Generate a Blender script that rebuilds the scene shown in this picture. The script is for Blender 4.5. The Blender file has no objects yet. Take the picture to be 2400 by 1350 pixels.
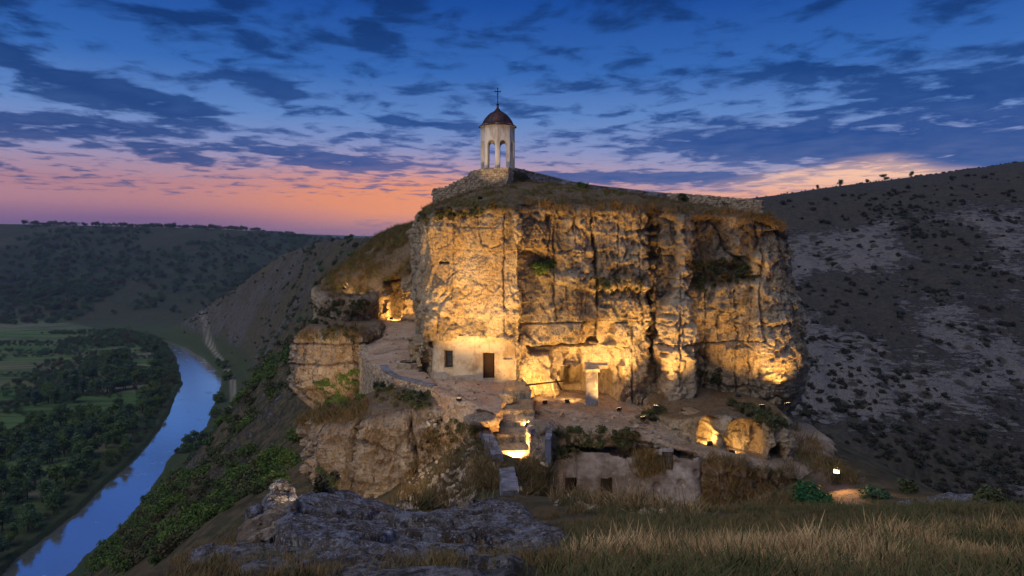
import bpy, math, random
import numpy as np

random.seed(5)
RNG = np.random.default_rng(11)
SC = bpy.context.scene
COL = SC.collection
PI = math.pi

# ------------------------------------------------------------------ node helper
def lin(c):
    return tuple((v / 255 / 12.92) if v / 255 <= 0.04045 else ((v / 255 + 0.055) / 1.055) ** 2.4 for v in c) + (1.0,)


class V:
    """a socket with arithmetic"""
    def __init__(s, nt, sock):
        s.nt, s.s = nt, sock

    def _m(s, op, *o, clamp=False):
        n = s.nt.nodes.new('ShaderNodeMath'); n.operation = op; n.use_clamp = clamp
        for i, a in enumerate((s,) + o):
            if isinstance(a, V): s.nt.links.new(a.s, n.inputs[i])
            else: n.inputs[i].default_value = float(a)
        return V(s.nt, n.outputs[0])

    def __add__(s, o): return s._m('ADD', o)
    __radd__ = __add__
    def __mul__(s, o): return s._m('MULTIPLY', o)
    __rmul__ = __mul__
    def __sub__(s, o): return s._m('SUBTRACT', o)
    def __rsub__(s, o): return (s * -1.0) + o
    def __truediv__(s, o): return s._m('DIVIDE', o)
    def __rtruediv__(s, o): return s._m('POWER', -1.0) * o
    def pw(s, o): return s._m('POWER', o)
    def mx(s, o): return s._m('MAXIMUM', o)
    def mn(s, o): return s._m('MINIMUM', o)
    def clamp(s): return s._m('ADD', 0.0, clamp=True)
    def abs(s): return s._m('ABSOLUTE')
    def exp(s): return s._m('EXPONENT')
    def ss(s, a, b):
        n = s.nt.nodes.new('ShaderNodeMapRange'); n.interpolation_type = 'SMOOTHSTEP'
        s.nt.links.new(s.s, n.inputs[0]); n.inputs[1].default_value = a; n.inputs[2].default_value = b
        return V(s.nt, n.outputs[0])
    def gauss(s, c, w):
        d = (s - c) / w
        return (d * d * -1.0).exp()


class G:
    """node tree builder"""
    def __init__(s, nt):
        s.nt = nt

    def node(s, t, **kw):
        n = s.nt.nodes.new(t)
        for k, v in kw.items(): setattr(n, k, v)
        return n

    def link(s, a, b):
        s.nt.links.new(a.s if isinstance(a, V) else a, b)

    def put(s, sock, v):
        if isinstance(v, V): s.nt.links.new(v.s, sock)
        elif hasattr(v, 'links'): s.nt.links.new(v, sock)
        else: sock.default_value = v

    def noise(s, vec, scale=1.0, detail=4.0, rough=0.55, dist=0.0, out=0):
        n = s.node('ShaderNodeTexNoise')
        s.put(n.inputs['Vector'], vec)
        for k, v in (('Scale', scale), ('Detail', detail), ('Roughness', rough), ('Distortion', dist)):
            n.inputs[k].default_value = v
        return V(s.nt, n.outputs[out])

    def voro(s, vec, scale=1.0, feature='F1', out=0, rand=1.0):
        n = s.node('ShaderNodeTexVoronoi', feature=feature)
        s.put(n.inputs['Vector'], vec); n.inputs['Scale'].default_value = scale
        n.inputs['Randomness'].default_value = rand
        return V(s.nt, n.outputs[out])

    def mix(s, f, a, b, mode='MIX'):
        n = s.node('ShaderNodeMix', data_type='RGBA', blend_type=mode)
        s.put(n.inputs[0], f); s.put(n.inputs[6], a); s.put(n.inputs[7], b)
        return V(s.nt, n.outputs[2])

    def comb(s, x, y, z):
        n = s.node('ShaderNodeCombineXYZ')
        for i, a in enumerate((x, y, z)): s.put(n.inputs[i], a)
        return V(s.nt, n.outputs[0])

    def sep(s, v):
        n = s.node('ShaderNodeSeparateXYZ'); s.put(n.inputs[0], v)
        return [V(s.nt, o) for o in n.outputs]

    def attr(s, name):
        n = s.node('ShaderNodeAttribute', attribute_name=name)
        return V(s.nt, n.outputs['Fac'])

    def ramp(s, f, stops):
        n = s.node('ShaderNodeValToRGB'); s.put(n.inputs[0], f)
        cr = n.color_ramp
        while len(cr.elements) < len(stops): cr.elements.new(0.5)
        for e, (p, c) in zip(cr.elements, stops): e.position = p; e.color = c
        return V(s.nt, n.outputs[0])

    def pos(s): return V(s.nt, s.node('ShaderNodeNewGeometry').outputs['Position'])
    def scalev(s, v, k):
        n = s.node('ShaderNodeVectorMath', operation='MULTIPLY'); s.put(n.inputs[0], v); n.inputs[1].default_value = k
        return V(s.nt, n.outputs[0])

    def bump(s, h, strength=0.5, dist=0.1, normal=None):
        n = s.node('ShaderNodeBump'); s.put(n.inputs['Height'], h)
        n.inputs['Strength'].default_value = strength; n.inputs['Distance'].default_value = dist
        if normal is not None: s.put(n.inputs['Normal'], normal)
        return V(s.nt, n.outputs[0])


def material(name):
    m = bpy.data.materials.new(name); m.use_nodes = True
    nt = m.node_tree; nt.nodes.clear(); g = G(nt)
    out = g.node('ShaderNodeOutputMaterial'); b = g.node('ShaderNodeBsdfPrincipled')
    b.inputs['Roughness'].default_value = 0.95; b.inputs['Specular IOR Level'].default_value = 0.15
    nt.links.new(b.outputs[0], out.inputs[0])
    return m, g, b

# ------------------------------------------------------------------ camera
F = 1600.0      # focal length in photograph pixels
HZ = 560.0      # horizon row
cam = bpy.data.cameras.new('camera'); camo = bpy.data.objects.new('camera', cam); COL.objects.link(camo)
cam.sensor_width = 36.0; cam.lens = 24.0; cam.clip_start = 0.1; cam.clip_end = 30000
camo.location = (0, 0, 0); camo.rotation_euler = (PI / 2, 0, 0)
cam.shift_y = -(675.0 - HZ) / 2400.0
SC.camera = camo

def az_(px): return math.degrees(math.atan((px - 1200) / F))
def el_(px, py): return math.degrees(math.atan((HZ - py) / F * math.cos(math.radians(az_(px)))))

# ------------------------------------------------------------------ dusk sky
world = bpy.data.worlds.new('World'); SC.world = world; world.use_nodes = True
nt = world.node_tree; nt.nodes.clear(); g = G(nt)
wout = g.node('ShaderNodeOutputWorld'); bg = g.node('ShaderNodeBackground'); nt.links.new(bg.outputs[0], wout.inputs[0])
tc = g.node('ShaderNodeTexCoord')
dx, dy, dz = g.sep(tc.outputs['Generated'])
AZ = dx._m('ARCTAN2', dy) * (180 / PI)
EL = dz._m('ARCSINE') * (180 / PI)
ELc = EL.mx(0.0)
base = g.ramp(ELc / 60.0, [(0.0, lin((165, 118, 150))), (2.6 / 60, lin((200, 150, 158))), (5 / 60, lin((164, 158, 190))),
    (7.2 / 60, lin((134, 150, 198))), (10 / 60, lin((96, 136, 198))), (13.5 / 60, lin((54, 106, 182))), (19 / 60, lin((24, 76, 158))),
    (34 / 60, lin((20, 72, 150))), (1.0, lin((34, 84, 158)))])
wav = g.noise(g.comb(AZ * 0.055, EL * 0.42, 3.0), 1.0, 5, 0.6, 0.3)
# after-glow left of the rock and the clear gap on the right
warm = (AZ.gauss(-9.0, 17.0) * EL.gauss(3.3, 2.3) * (wav * 0.9 + 0.72)).clamp()
base = g.mix(warm * 0.95, base, lin((255, 160, 104)))
pink = (AZ.gauss(-34.0, 22.0) * EL.gauss(4.2, 2.0) * (wav + 0.5)).clamp()
base = g.mix(pink * 0.6, base, lin((176, 116, 126)))
purp = ((1.0 - EL.ss(0.8, 3.8)) * (1.0 - AZ.ss(-30.0, -7.0)) * (wav * 0.8 + 0.75)).clamp()
base = g.mix(purp * 0.68, base, lin((92, 72, 134)))
edge = (AZ - 8.0) * 0.115 + 3.6 - (AZ - 29.0).mx(0.0) * 0.30
gap = ((edge + (wav - 0.5) * 3.0 - EL).ss(-0.25, 0.9) * AZ.ss(6.0, 13.0) * (1.0 - AZ.ss(33.0, 42.0))).clamp()
rim = g.mix(EL.ss(2.2, 5.0), lin((236, 150, 120)), lin((253, 200, 170)))
# clouds on a level sheet, seen in perspective
k = 1.0 / (dz.mx(0.0) + 0.055)
u, v = dx * k, dy * k
wv = g.comb(u * 0.94 + v * 0.2, v * 0.94 - u * 0.2, 0.0)
n1 = g.noise(g.scalev(wv, (1.1, 1.0, 1.0)), 3.3, 9, 0.60, 0.3)
n2 = g.noise(g.scalev(wv, (1.0, 1.0, 1.0)), 0.33, 3, 0.5, 0.0)
n3 = g.noise(g.comb(u * 0.35 + v * 0.12, v * 0.9 - u * 0.3, 7.0), 1.0, 6, 0.6, 0.5)
D = n1 * 0.66 + n2 * 0.20 + n3 * 0.14 - 0.513
def blob(px, py, px2, py2, wid, amp):
    global D
    a0, e0, a1, e1 = az_(px), el_(px, py), az_(px2), el_(px2, py2)
    ca, ce = (a0 + a1) / 2, (e0 + e1) / 2
    L = math.hypot(a1 - a0, e1 - e0) / 2; th = math.atan2(e1 - e0, a1 - a0)
    p = ((AZ - ca) * math.cos(th) + (EL - ce) * math.sin(th)) / (L * 0.95)
    q = ((EL - ce) * math.cos(th) - (AZ - ca) * math.sin(th)) / wid
    D = D + (p * p * p * p * -1.0 - q * q).exp() * amp
blob(20, 150, 540, 292, 1.05, 0.165)
blob(-150, 285, 430, 315, 0.95, 0.15)
blob(430, 330, 1000, 395, 0.55, 0.12)
blob(300, 345, 520, 385, 0.55, 0.16)
blob(500, 140, 700, 225, 0.9, 0.12)
blob(200, 20, 640, 60, 1.3, 0.09)
blob(-100, 60, 150, 100, 1.3, 0.10)
blob(720, 20, 960, 90, 1.3, 0.10)
blob(1640, 330, 2700, 318, 1.7, 0.195)
blob(1450, 335, 2100, 340, 0.9, 0.13)
blob(1950, 235, 2700, 170, 1.25, 0.14)
blob(1780, 150, 2120, 165, 0.7, 0.11)
blob(1220, 412, 1800, 415, 0.45, 0.22)
blob(860, 278, 1080, 296, 0.35, 0.12)
blob(800, 522, 1000, 530, 0.4, 0.17)
blob(640, 380, 900, 392, 0.3, 0.12)
blob(2200, 400, 2700, 380, 1.0, 0.3)
D = D - ((1.0 - EL.ss(2.4, 4.2)) * (1.0 - AZ.ss(-8.0, 0.0))) * 0.13
dens = D.ss(-0.035, 0.095)
ccol = g.ramp(ELc / 60.0, [(0.0, lin((108, 98, 150))), (3.0 / 60, lin((88, 104, 156))), (5.0 / 60, lin((40, 84, 148))), (8 / 60, lin((20, 68, 138))),
    (13 / 60, lin((13, 55, 116))), (20 / 60, lin((12, 46, 98))), (1.0, lin((22, 60, 118)))])
leftdark = (1.0 - AZ.ss(-32.0, -10.0)) * 0.35
ccol = g.mix(leftdark, ccol, lin((6, 38, 92)))
ccol = g.mix(((n1 - 0.5) * 2.2 + (n3 - 0.5) * 1.6 + 0.36).clamp() * 0.5, ccol, g.mix(0.45, ccol, base))
skyc = g.mix((dens * (0.94 - (1.0 - EL.ss(1.5, 4.0)) * 0.35)).clamp(), base, ccol)
skyc = g.mix(gap * (1.0 - dens * 0.5), skyc, rim)
below = 1.0 - EL.ss(-3.0, 0.0)
skyc = g.mix(below, skyc, lin((30, 40, 62)))
nt.links.new(skyc.s, bg.inputs[0]); bg.inputs[1].default_value = 1.0
world.cycles.sampling_method = 'MANUAL'; world.cycles.sample_map_resolution = 512

# the last of the sky's light from behind the camera: a very weak, very wide cool sun
sun = bpy.data.lights.new('dusk_light', 'SUN'); suno = bpy.data.objects.new('dusk_light', sun); COL.objects.link(suno)
sun.energy = 1.5; sun.angle = math.radians(70); sun.color = (0.95, 0.90, 0.90)
suno.rotation_euler = (math.radians(34), 0, math.radians(-50)); suno.location = (0, 0, 60)

SC.view_settings.view_transform = 'Standard'; SC.view_settings.look = 'None'
SC.view_settings.exposure = 0.0; SC.view_settings.gamma = 1.0
try: SC.view_settings.use_curve_mapping = False
except Exception: pass
SC.cycles.max_bounces = 5; SC.cycles.diffuse_bounces = 3; SC.cycles.glossy_bounces = 2
SC.cycles.transmission_bounces = 2; SC.cycles.volume_bounces = 0; SC.cycles.transparent_max_bounces = 6
SC.cycles.sample_clamp_indirect = 4.0
SC.cycles.use_denoising = True

# ------------------------------------------------------------------ numpy helpers
_pr = np.random.default_rng(3)
PERM = _pr.permutation(256).astype(np.int64); PERM = np.concatenate([PERM, PERM])
VAL = (_pr.random(256) * 2 - 1)

def vnoise(x, y, z=None):
    x = np.asarray(x, float); y = np.asarray(y, float)
    if z is None: z = np.full_like(x, 0.37)
    xi, yi, zi = np.floor(x).astype(np.int64), np.floor(y).astype(np.int64), np.floor(z).astype(np.int64)
    fx, fy, fz = x - xi, y - yi, z - zi
    sx, sy, sz = (f * f * f * (f * (f * 6 - 15) + 10) for f in (fx, fy, fz))
    xi &= 255; yi &= 255; zi &= 255
    def h(a, b, c): return VAL[PERM[PERM[PERM[a & 255] + (b & 255)] + (c & 255)]]
    def lx(b, c): return h(xi, b, c) * (1 - sx) + h(xi + 1, b, c) * sx
    a = lx(yi, zi) * (1 - sy) + lx(yi + 1, zi) * sy
    b = lx(yi, zi + 1) * (1 - sy) + lx(yi + 1, zi + 1) * sy
    return a * (1 - sz) + b * sz

def fbm(x, y, z=None, o=4, gain=0.5, lac=2.03):
    s = 0; a = 1.0; t = 0
    for i in range(o):
        f = lac ** i
        s = s + a * vnoise(x * f + 17.3 * i, y * f - 9.1 * i, None if z is None else z * f + 5.7 * i); t += a; a *= gain
    return s / t

def ridged(x, y, z=None, o=4, gain=0.5, lac=2.07):
    s = 0; a = 1.0; t = 0
    for i in range(o):
        f = lac ** i
        s = s + a * (1 - 2 * np.abs(vnoise(x * f + 7.3 * i, y * f - 3.1 * i, None if z is None else z * f + 2.7 * i))); t += a; a *= gain
    return s / t

def worley(x, y, z=None, jit=0.95):
    """F1, F2, cell value; 2D or 3D"""
    x = np.asarray(x, float); xi = np.floor(x).astype(np.int64); yi = np.floor(y).astype(np.int64)
    three = z is not None
    if three: zi = np.floor(z).astype(np.int64)
    f1 = np.full(x.shape, 9.0); f2 = np.full(x.shape, 9.0); idv = np.zeros(x.shape)
    for a in (-1, 0, 1):
        for b in (-1, 0, 1):
            for c in ((-1, 0, 1) if three else (0,)):
                X, Y = xi + a, yi + b; Z = (zi + c) if three else 0
                h = PERM[PERM[PERM[X & 255] + (Y & 255)] + ((Z & 255) if three else 7)]
                cx = X + 0.5 + VAL[h] * 0.5 * jit; cy = Y + 0.5 + VAL[(h * 7 + 31) & 255] * 0.5 * jit
                d = (x - cx) ** 2 + (y - cy) ** 2
                if three: d = d + (z - (Z + 0.5 + VAL[(h * 13 + 77) & 255] * 0.5 * jit)) ** 2
                d = np.sqrt(d)
                n = d < f1
                f2 = np.where(n, f1, np.minimum(f2, d)); idv = np.where(n, VAL[(h * 3 + 11) & 255], idv); f1 = np.where(n, d, f1)
    return f1, f2, idv

def sst(a, b, x):
    t = np.clip((x - a) / (b - a), 0, 1); return t * t * (3 - 2 * t)

def interp(x, xs, ys): return np.interp(x, xs, ys)

def poly_sdf(A, B, pts):
    """signed distance (inside < 0) to a closed polygon"""
    pts = np.array(pts, float); n = len(pts)
    d = np.full(A.shape, 1e18); s = np.zeros(A.shape, bool)
    for i in range(n):
        x0, y0 = pts[i]; x1, y1 = pts[(i + 1) % n]
        ex, ey = x1 - x0, y1 - y0; wx, wy = A - x0, B - y0
        t = np.clip((wx * ex + wy * ey) / (ex * ex + ey * ey + 1e-12), 0, 1)
        d = np.minimum(d, (wx - ex * t) ** 2 + (wy - ey * t) ** 2)
        c = (y0 > B) != (y1 > B)
        with np.errstate(divide='ignore', invalid='ignore'):
            s ^= c & (A < (x1 - x0) * (B - y0) / ((y1 - y0) if y1 != y0 else 1e-12) + x0)
    d = np.sqrt(d); return np.where(s, -d, d)

def line_d(A, B, pts):
    pts = np.array(pts, float); d = np.full(A.shape, 1e18)
    for i in range(len(pts) - 1):
        x0, y0 = pts[i]; x1, y1 = pts[i + 1]
        ex, ey = x1 - x0, y1 - y0; wx, wy = A - x0, B - y0
        t = np.clip((wx * ex + wy * ey) / (ex * ex + ey * ey + 1e-12), 0, 1)
        d = np.minimum(d, (wx - ex * t) ** 2 + (wy - ey * t) ** 2)
    return np.sqrt(d)

def tps(P):
    """thin-plate surface z(x, y) through points"""
    P = np.array(P, float); n = len(P); S = 30.0
    X, Y, Z = P[:, 0] / S, P[:, 1] / S, P[:, 2]
    def U(r2): return np.where(r2 > 1e-12, r2 * np.log(r2 + 1e-12), 0)
    K = U((X[:, None] - X) ** 2 + (Y[:, None] - Y) ** 2) + np.eye(n) * 1e-3
    M = np.zeros((n + 3, n + 3)); M[:n, :n] = K; M[:n, n] = 1; M[:n, n + 1] = X; M[:n, n + 2] = Y; M[n, :n] = 1; M[n + 1, :n] = X; M[n + 2, :n] = Y
    w = np.linalg.solve(M, np.concatenate([Z, [0, 0, 0]]))
    def f(x, y):
        x = np.asarray(x, float) / S; y = np.asarray(y, float) / S
        r = w[n] + w[n + 1] * x + w[n + 2] * y
        for i in range(n): r = r + w[i] * U((x - X[i]) ** 2 + (y - Y[i]) ** 2)
        return r
    return f

def W(px, py, y):
    """the place that shows at a photograph pixel, y metres away"""
    return ((px - 1200) / F * y, y, (HZ - py) / F * y)

def PXY(P):
    return 1200 + F * P[..., 0] / P[..., 1], HZ - F * P[..., 2] / P[..., 1]

def mesh_obj(name, verts, faces, mat, attrs=None, smooth=True, parent=None):
    """faces: an (n, 4) or (n, 3) array or a list of them"""
    me = bpy.data.meshes.new(name)
    fl = [np.asarray(f, np.int32) for f in (faces if isinstance(faces, list) else [faces]) if len(f)]
    verts = np.asarray(verts, np.float32).reshape(-1, 3)
    me.vertices.add(len(verts)); me.vertices.foreach_set('co', verts.ravel())
    nl = sum(f.size for f in fl); nf = sum(len(f) for f in fl)
    me.loops.add(nl); me.polygons.add(nf)
    me.loops.foreach_set('vertex_index', np.concatenate([f.ravel() for f in fl]))
    tot = np.concatenate([np.full(len(f), f.shape[1], np.int32) for f in fl])
    st = np.concatenate([[0], np.cumsum(tot)[:-1]]).astype(np.int32)
    me.polygons.foreach_set('loop_start', st)
    me.polygons.foreach_set('use_smooth', np.full(nf, bool(smooth)))
    for k, a in (attrs or {}).items():
        at = me.attributes.new(k, 'FLOAT', 'POINT'); at.data.foreach_set('value', np.asarray(a, np.float32).ravel())
    if mat: me.materials.append(mat)
    me.update(calc_edges=True); me.validate()
    o = bpy.data.objects.new(name, me); COL.objects.link(o)
    if parent is not None: o.parent = parent
    return o

def grid_faces(nr, nc, closed=False):
    r, c = np.meshgrid(np.arange(nr - 1), np.arange(nc if closed else nc - 1), indexing='ij')
    a = r * nc + c; b = r * nc + (c + 1) % nc
    return np.stack([a, b, b + nc, a + nc], -1).reshape(-1, 4)

def tag(o, label=None, cat=None, group=None, kind=None):
    if label: o['label'] = label
    if cat: o['category'] = cat
    if group: o['group'] = group
    if kind: o['kind'] = kind
    return o

def thing(name, label, cat, loc=(0, 0, 0), rotz=0.0, group=None):
    o = bpy.data.objects.new(name, None); COL.objects.link(o); o.location = loc; o.rotation_euler = (0, 0, rotz)
    return tag(o, label, cat, group)

def grid_normals(P, closed=False):
    """P (nr, nc, 3)"""
    if closed: du = np.roll(P, -1, 1) - np.roll(P, 1, 1)
    else: du = np.gradient(P, axis=1)
    dv = np.gradient(P, axis=0)
    n = np.cross(du, dv); return n / (np.linalg.norm(n, axis=-1, keepdims=True) + 1e-9)

# small solid builder: collects convex bits into one mesh
class MB:
    def __init__(s): s.v = []; s.f4 = []; s.f3 = []; s.n = 0
    def add(s, v, f4=(), f3=()):
        v = np.asarray(v, float).reshape(-1, 3)
        for f in f4: s.f4.append([i + s.n for i in f])
        for f in f3: s.f3.append([i + s.n for i in f])
        s.v.append(v); s.n += len(v); return s
    def box(s, c, d, rz=0.0, jit=0.0, tilt=(0, 0)):
        x, y, z = np.array(d) / 2
        v = np.array([[a * x, b * y, e * z] for e in (-1, 1) for a, b in ((-1, -1), (1, -1), (1, 1), (-1, 1))])
        if jit: v = v + RNG.normal(0, jit, v.shape)
        v[:, 2] += v[:, 0] * tilt[0] + v[:, 1] * tilt[1]
        cr, sr = math.cos(rz), math.sin(rz)
        v = np.stack([v[:, 0] * cr - v[:, 1] * sr, v[:, 0] * sr + v[:, 1] * cr, v[:, 2]], 1) + np.array(c)
        return s.add(v, [(0, 3, 2, 1), (4, 5, 6, 7), (0, 1, 5, 4), (1, 2, 6, 5), (2, 3, 7, 6), (3, 0, 4, 7)])
    def tube(s, pts, rad, n=8):
        pts = np.array(pts, float); rad = np.broadcast_to(rad, len(pts)); vs = []
        for i, p in enumerate(pts):
            t = pts[min(i + 1, len(pts) - 1)] - pts[max(i - 1, 0)]; t /= np.linalg.norm(t) + 1e-9
            a = np.cross(t, (0, 0, 1) if abs(t[2]) < 0.9 else (1, 0, 0)); a /= np.linalg.norm(a); b = np.cross(t, a)
            for k in range(n):
                th = 2 * PI * k / n; vs.append(p + rad[i] * (a * math.cos(th) + b * math.sin(th)))
        f = [(i * n + k, i * n + (k + 1) % n, (i + 1) * n + (k + 1) % n, (i + 1) * n + k) for i in range(len(pts) - 1) for k in range(n)]
        m = len(vs); vs += [pts[0], pts[-1]]
        f3 = [(m, (k + 1) % n, k) for k in range(n)] + [(m + 1, m - n + k, m - n + (k + 1) % n) for k in range(n)]
        return s.add(vs, f, f3)
    def lathe(s, prof, n=24, c=(0, 0, 0), ph=0.0):
        vs = [(r * math.cos(2 * PI * k / n + ph) + c[0], r * math.sin(2 * PI * k / n + ph) + c[1], z + c[2]) for r, z in prof for k in range(n)]
        f = [(i * n + k, i * n + (k + 1) % n, (i + 1) * n + (k + 1) % n, (i + 1) * n + k) for i in range(len(prof) - 1) for k in range(n)]
        return s.add(vs, f)
    def build(s, name, mat, parent=None, smooth=False):
        fs = []
        if s.f4: fs.append(np.array(s.f4))
        if s.f3: fs.append(np.array(s.f3))
        return mesh_obj(name, np.concatenate(s.v), fs, mat, smooth=smooth, parent=parent)
# ------------------------------------------------------------------ terrain shape
ZR = -85.0
_ry = [0, 100, 173, 179, 196, 215, 239, 268, 306, 340, 368, 400, 418, 439, 486, 533, 567, 604, 640, 700]
_rr = [-96, -106, -111, -113, -113, -117, -124, -132, -136, -149, -158, -169, -177, -188, -219, -253, -286, -318, -372, -440]
_ly = [0, 100, 173, 179, 196, 215, 239, 268, 306, 340, 368, 400, 418, 439, 486, 533, 567, 604, 640, 700]
_ll = [-114, -124, -129, -131, -133, -136, -141, -147, -158, -170, -182, -194, -203, -215, -239, -268, -294, -332, -385, -450]
def river_r(y): return interp(y, _ry, _rr) + 1.6 * fbm(y * 0.07, y * 0 + 2.2, o=3)
def river_l(y): return interp(y, _ly, _ll) + 1.6 * fbm(y * 0.06, y * 0 + 8.2, o=3)
_cy = [0, 60, 120, 200, 380, 500, 570, 620]
_cx = [8, 2, -15, -45, -110, -170, -230, -300]
_cz = [0, -2, 0.5, 0.3, -2, -12, -40, -78]

def far_height(x, y):
    R, L = river_r(y), river_l(y)
    wig = fbm(x * 0.02, y * 0.02, o=4)
    plain = -83.6 + 0.6 * wig
    # promontory flank between river and crest
    xc = interp(y, _cy, _cx); zc = interp(y, _cy, _cz)
    t = np.clip((x - (R + 15)) / np.maximum(xc - (R + 15), 4), 0, 1)
    fl = -82.5 + (zc + 82.5) * (t ** 0.92)
    gul = ridged(x * 0.012 + y * 0.010, y * 0.03 - x * 0.02, o=3)
    fl = fl + (gul * 2.6 + fbm(x * 0.09, y * 0.09, o=3) * 1.6) * sst(0.05, 0.3, t) * sst(1.0, 0.85, t)
    right_side = zc - 0.55 * np.maximum(x - xc, 0)
    spine = np.where(x > xc, right_side, fl)
    spine = np.where(x < R + 15, -83.2 + 0.7 * sst(2, 15, x - R), spine)
    endf = sst(600, 640, y); spine = spine * (1 - endf) + (-83.2) * endf
    # slope across the gully on the right
    topz = 17.8 + (x - 105) * 0.135 + 1.0 * fbm(x * 0.02, y * 0.01, o=3)
    topz = np.minimum(topz, 75) - np.maximum(y - 330, 0) * 0.03
    low = -46 + 4 * fbm(x * 0.02, y * 0.02, o=2)
    ramp = -46 + (y - 130) * 0.40 + 0.10 * (x - 110) * sst(120, 220, y)
    ero = ridged(x * 0.035 - y * 0.012, y * 0.012, o=4)
    ramp = ramp + ero * 2.4 + fbm(x * 0.07, y * 0.07, o=4) * 2.2
    k = 5.0
    h = np.clip(0.5 + 0.5 * (topz - ramp) / k, 0, 1)
    hill = topz * (1 - h) + ramp * h - k * h * (1 - h)
    hill = np.where(y < 130, np.maximum(-46 - (130 - y) * 0.02, -12.4 - (y - 31) * 0.42 + 0.0 * x), hill)
    rx = sst(-10, 35, x - (y - 100) * 0.10)
    hill = hill * rx + (-200) * (1 - rx)
    z = np.maximum(spine, hill)
    # left river bank and plain
    z = np.where(x < L, -83.4 + 0.9 * sst(0, 12, L - x) * (1 + wig), z)
    z = np.where((x <= R) & (x >= L), ZR - 1.6 * np.minimum(1, np.minimum(R - x, x - L) / 3.0), z)
    z = np.where((y > 640) & (x < 60), np.maximum(np.minimum(z, plain), plain), z)
    # hills that close the valley
    sk = interp(x, [-1200, -800, -550, -420, -350, -300, -200], [34, 24, 19, 13, 6, -2, -14])
    base_y = 690 + 40 * fbm(x * 0.004, x * 0 + 3.1, o=3)
    hz_ = -83.5 + np.maximum(y - base_y, 0) * 0.27 + ridged(x * 0.008, y * 0.004, o=4) * 7 * sst(0, 120, y - base_y)
    hz_ = np.minimum(hz_, sk + 2.5 * fbm(x * 0.015, y * 0.01, o=3))
    lx = sst(0, -120, x - (y - 1000) * 0.1)
    z = np.where(y > 640, np.maximum(z, hz_ * lx + (-90) * (1 - lx)), z)
    # plateau falls behind, the last blue ridge
    z = np.where((y > 1300) & (x < 500), np.minimum(z, -30 + 0 * z), z)
    last = 20 + 30 * sst(-900, -2200, x) + 6 * fbm(x * 0.0006, y * 0, o=3)
    last = last - 110 * sst(4600, 3400, y) - 60 * sst(5200, 6400, y)
    z = np.where(y > 3000, np.maximum(z, last), z)
    return z

_near = []
def nw(px, py, y): _near.append(W(px, py, y))
for a in ((1200, 1352, 7.2), (2400, 1352, 7.0), (1800, 1352, 7.0), (700, 1356, 7.6), (1250, 1314, 10), (1800, 1310, 10), (2400, 1306, 10), (1350, 1276, 13), (1800, 1270, 13), (2400, 1266, 13),
          (1400, 1232, 17), (1800, 1230, 17), (2400, 1228, 17), (1800, 1203, 20.5), (2400, 1200, 20.5), (1150, 1318, 11), (850, 1330, 11), (900, 1306, 14), (1200, 1282, 14), (1900, 1192, 22), (2400, 1188, 23), (1800, 1212, 26),
          (1650, 1225, 27), (2250, 1192, 27), (2000, 1188, 29), (1960, 1108, 36), (1880, 1078, 41), (1780, 1210, 33), (1560, 1212, 38), (1450, 1195, 38), (1335, 1172, 38), (1500, 1215, 43), (1750, 1215, 42), (1640, 1208, 39),
          (1255, 1150, 33), (1200, 1156, 27), (1195, 1112, 33), (1205, 1085, 37), (1150, 1180, 30), (1050, 1200, 33), (950, 1200, 37), (850, 1195, 41), (700, 1175, 44), (600, 1160, 48),
          (550, 1190, 45), (650, 1205, 22), (570, 1272, 18), (450, 1312, 14), (300, 1362, 11), (900, 1262, 18), (1000, 1240, 22), (1150, 1216, 22), (1100, 1100, 35),
          (1080, 1040, 39), (1180, 1066, 34), (400, 1325, 25), (300, 1400, 18), (620, 1235, 30), (450, 1215, 60), (500, 1160, 80), (2050, 1170, 31), (2400, 1200, 35), (2200, 1168, 36)):
    nw(*a)
_near += [(30, 10, -5.0), (32, 25, -11.5), (-15, 5, -10), (-25, 15, -17), (-28, 40, -26), (32, 45, -19.5), (42, 62, -27), (22, 60, -22), (0, -10, -1.5), (0, 0, -2.3), (3, 3, -2.6), (-2, 3, -2.7), (20, -10, -1.5),
          (-15, -10, -6), (0, 52, -15), (15, 52, -16), (-15, 62, -18), (-24, 62, -24), (-10, 60, -14), (25, 38, -15.2)]
near_fn = tps(_near)

def terrain(x, y):
    x = np.asarray(x, float); y = np.asarray(y, float)
    f = far_height(x, np.maximum(y, 0.0))
    r = np.hypot(x * 1.0, y - 25)
    w = 1 - sst(32, 62, r)
    n = np.zeros_like(x); m = w > 0
    n[m] = near_fn(x[m], y[m]); z = f.copy()
    z[m] = f[m] * (1 - w[m]) + n[m] * w[m]
    z = z + 0.10 * fbm(x * 0.5, y * 0.5, o=3) * w
    return z

# ------------------------------------------------------------------ terrain sheet
radii = np.concatenate([np.geomspace(1.2, 24, 130)[:-1], np.geomspace(24, 100, 110)[:-1], np.geomspace(100, 350, 230)[:-1], np.geomspace(350, 1300, 140)[:-1], np.geomspace(1300, 6400, 30)])
azs = np.concatenate([np.radians(np.linspace(-180, -46, 24)[:-1]), np.radians(np.linspace(-46, 46, 640)), np.radians(np.linspace(46, 180, 24)[1:-1])])
RR, AA = np.meshgrid(radii, azs, indexing='ij')
TX, TY = RR * np.sin(AA), RR * np.cos(AA)
TZ = terrain(TX, TY)
TP = np.stack([TX, TY, TZ], -1)
apx, apy = PXY(np.where(np.abs(TY[..., None]) < 0.5, np.array([0, 1, 0]), TP))
apx = np.where(TY < 1, -9999, apx)
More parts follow.
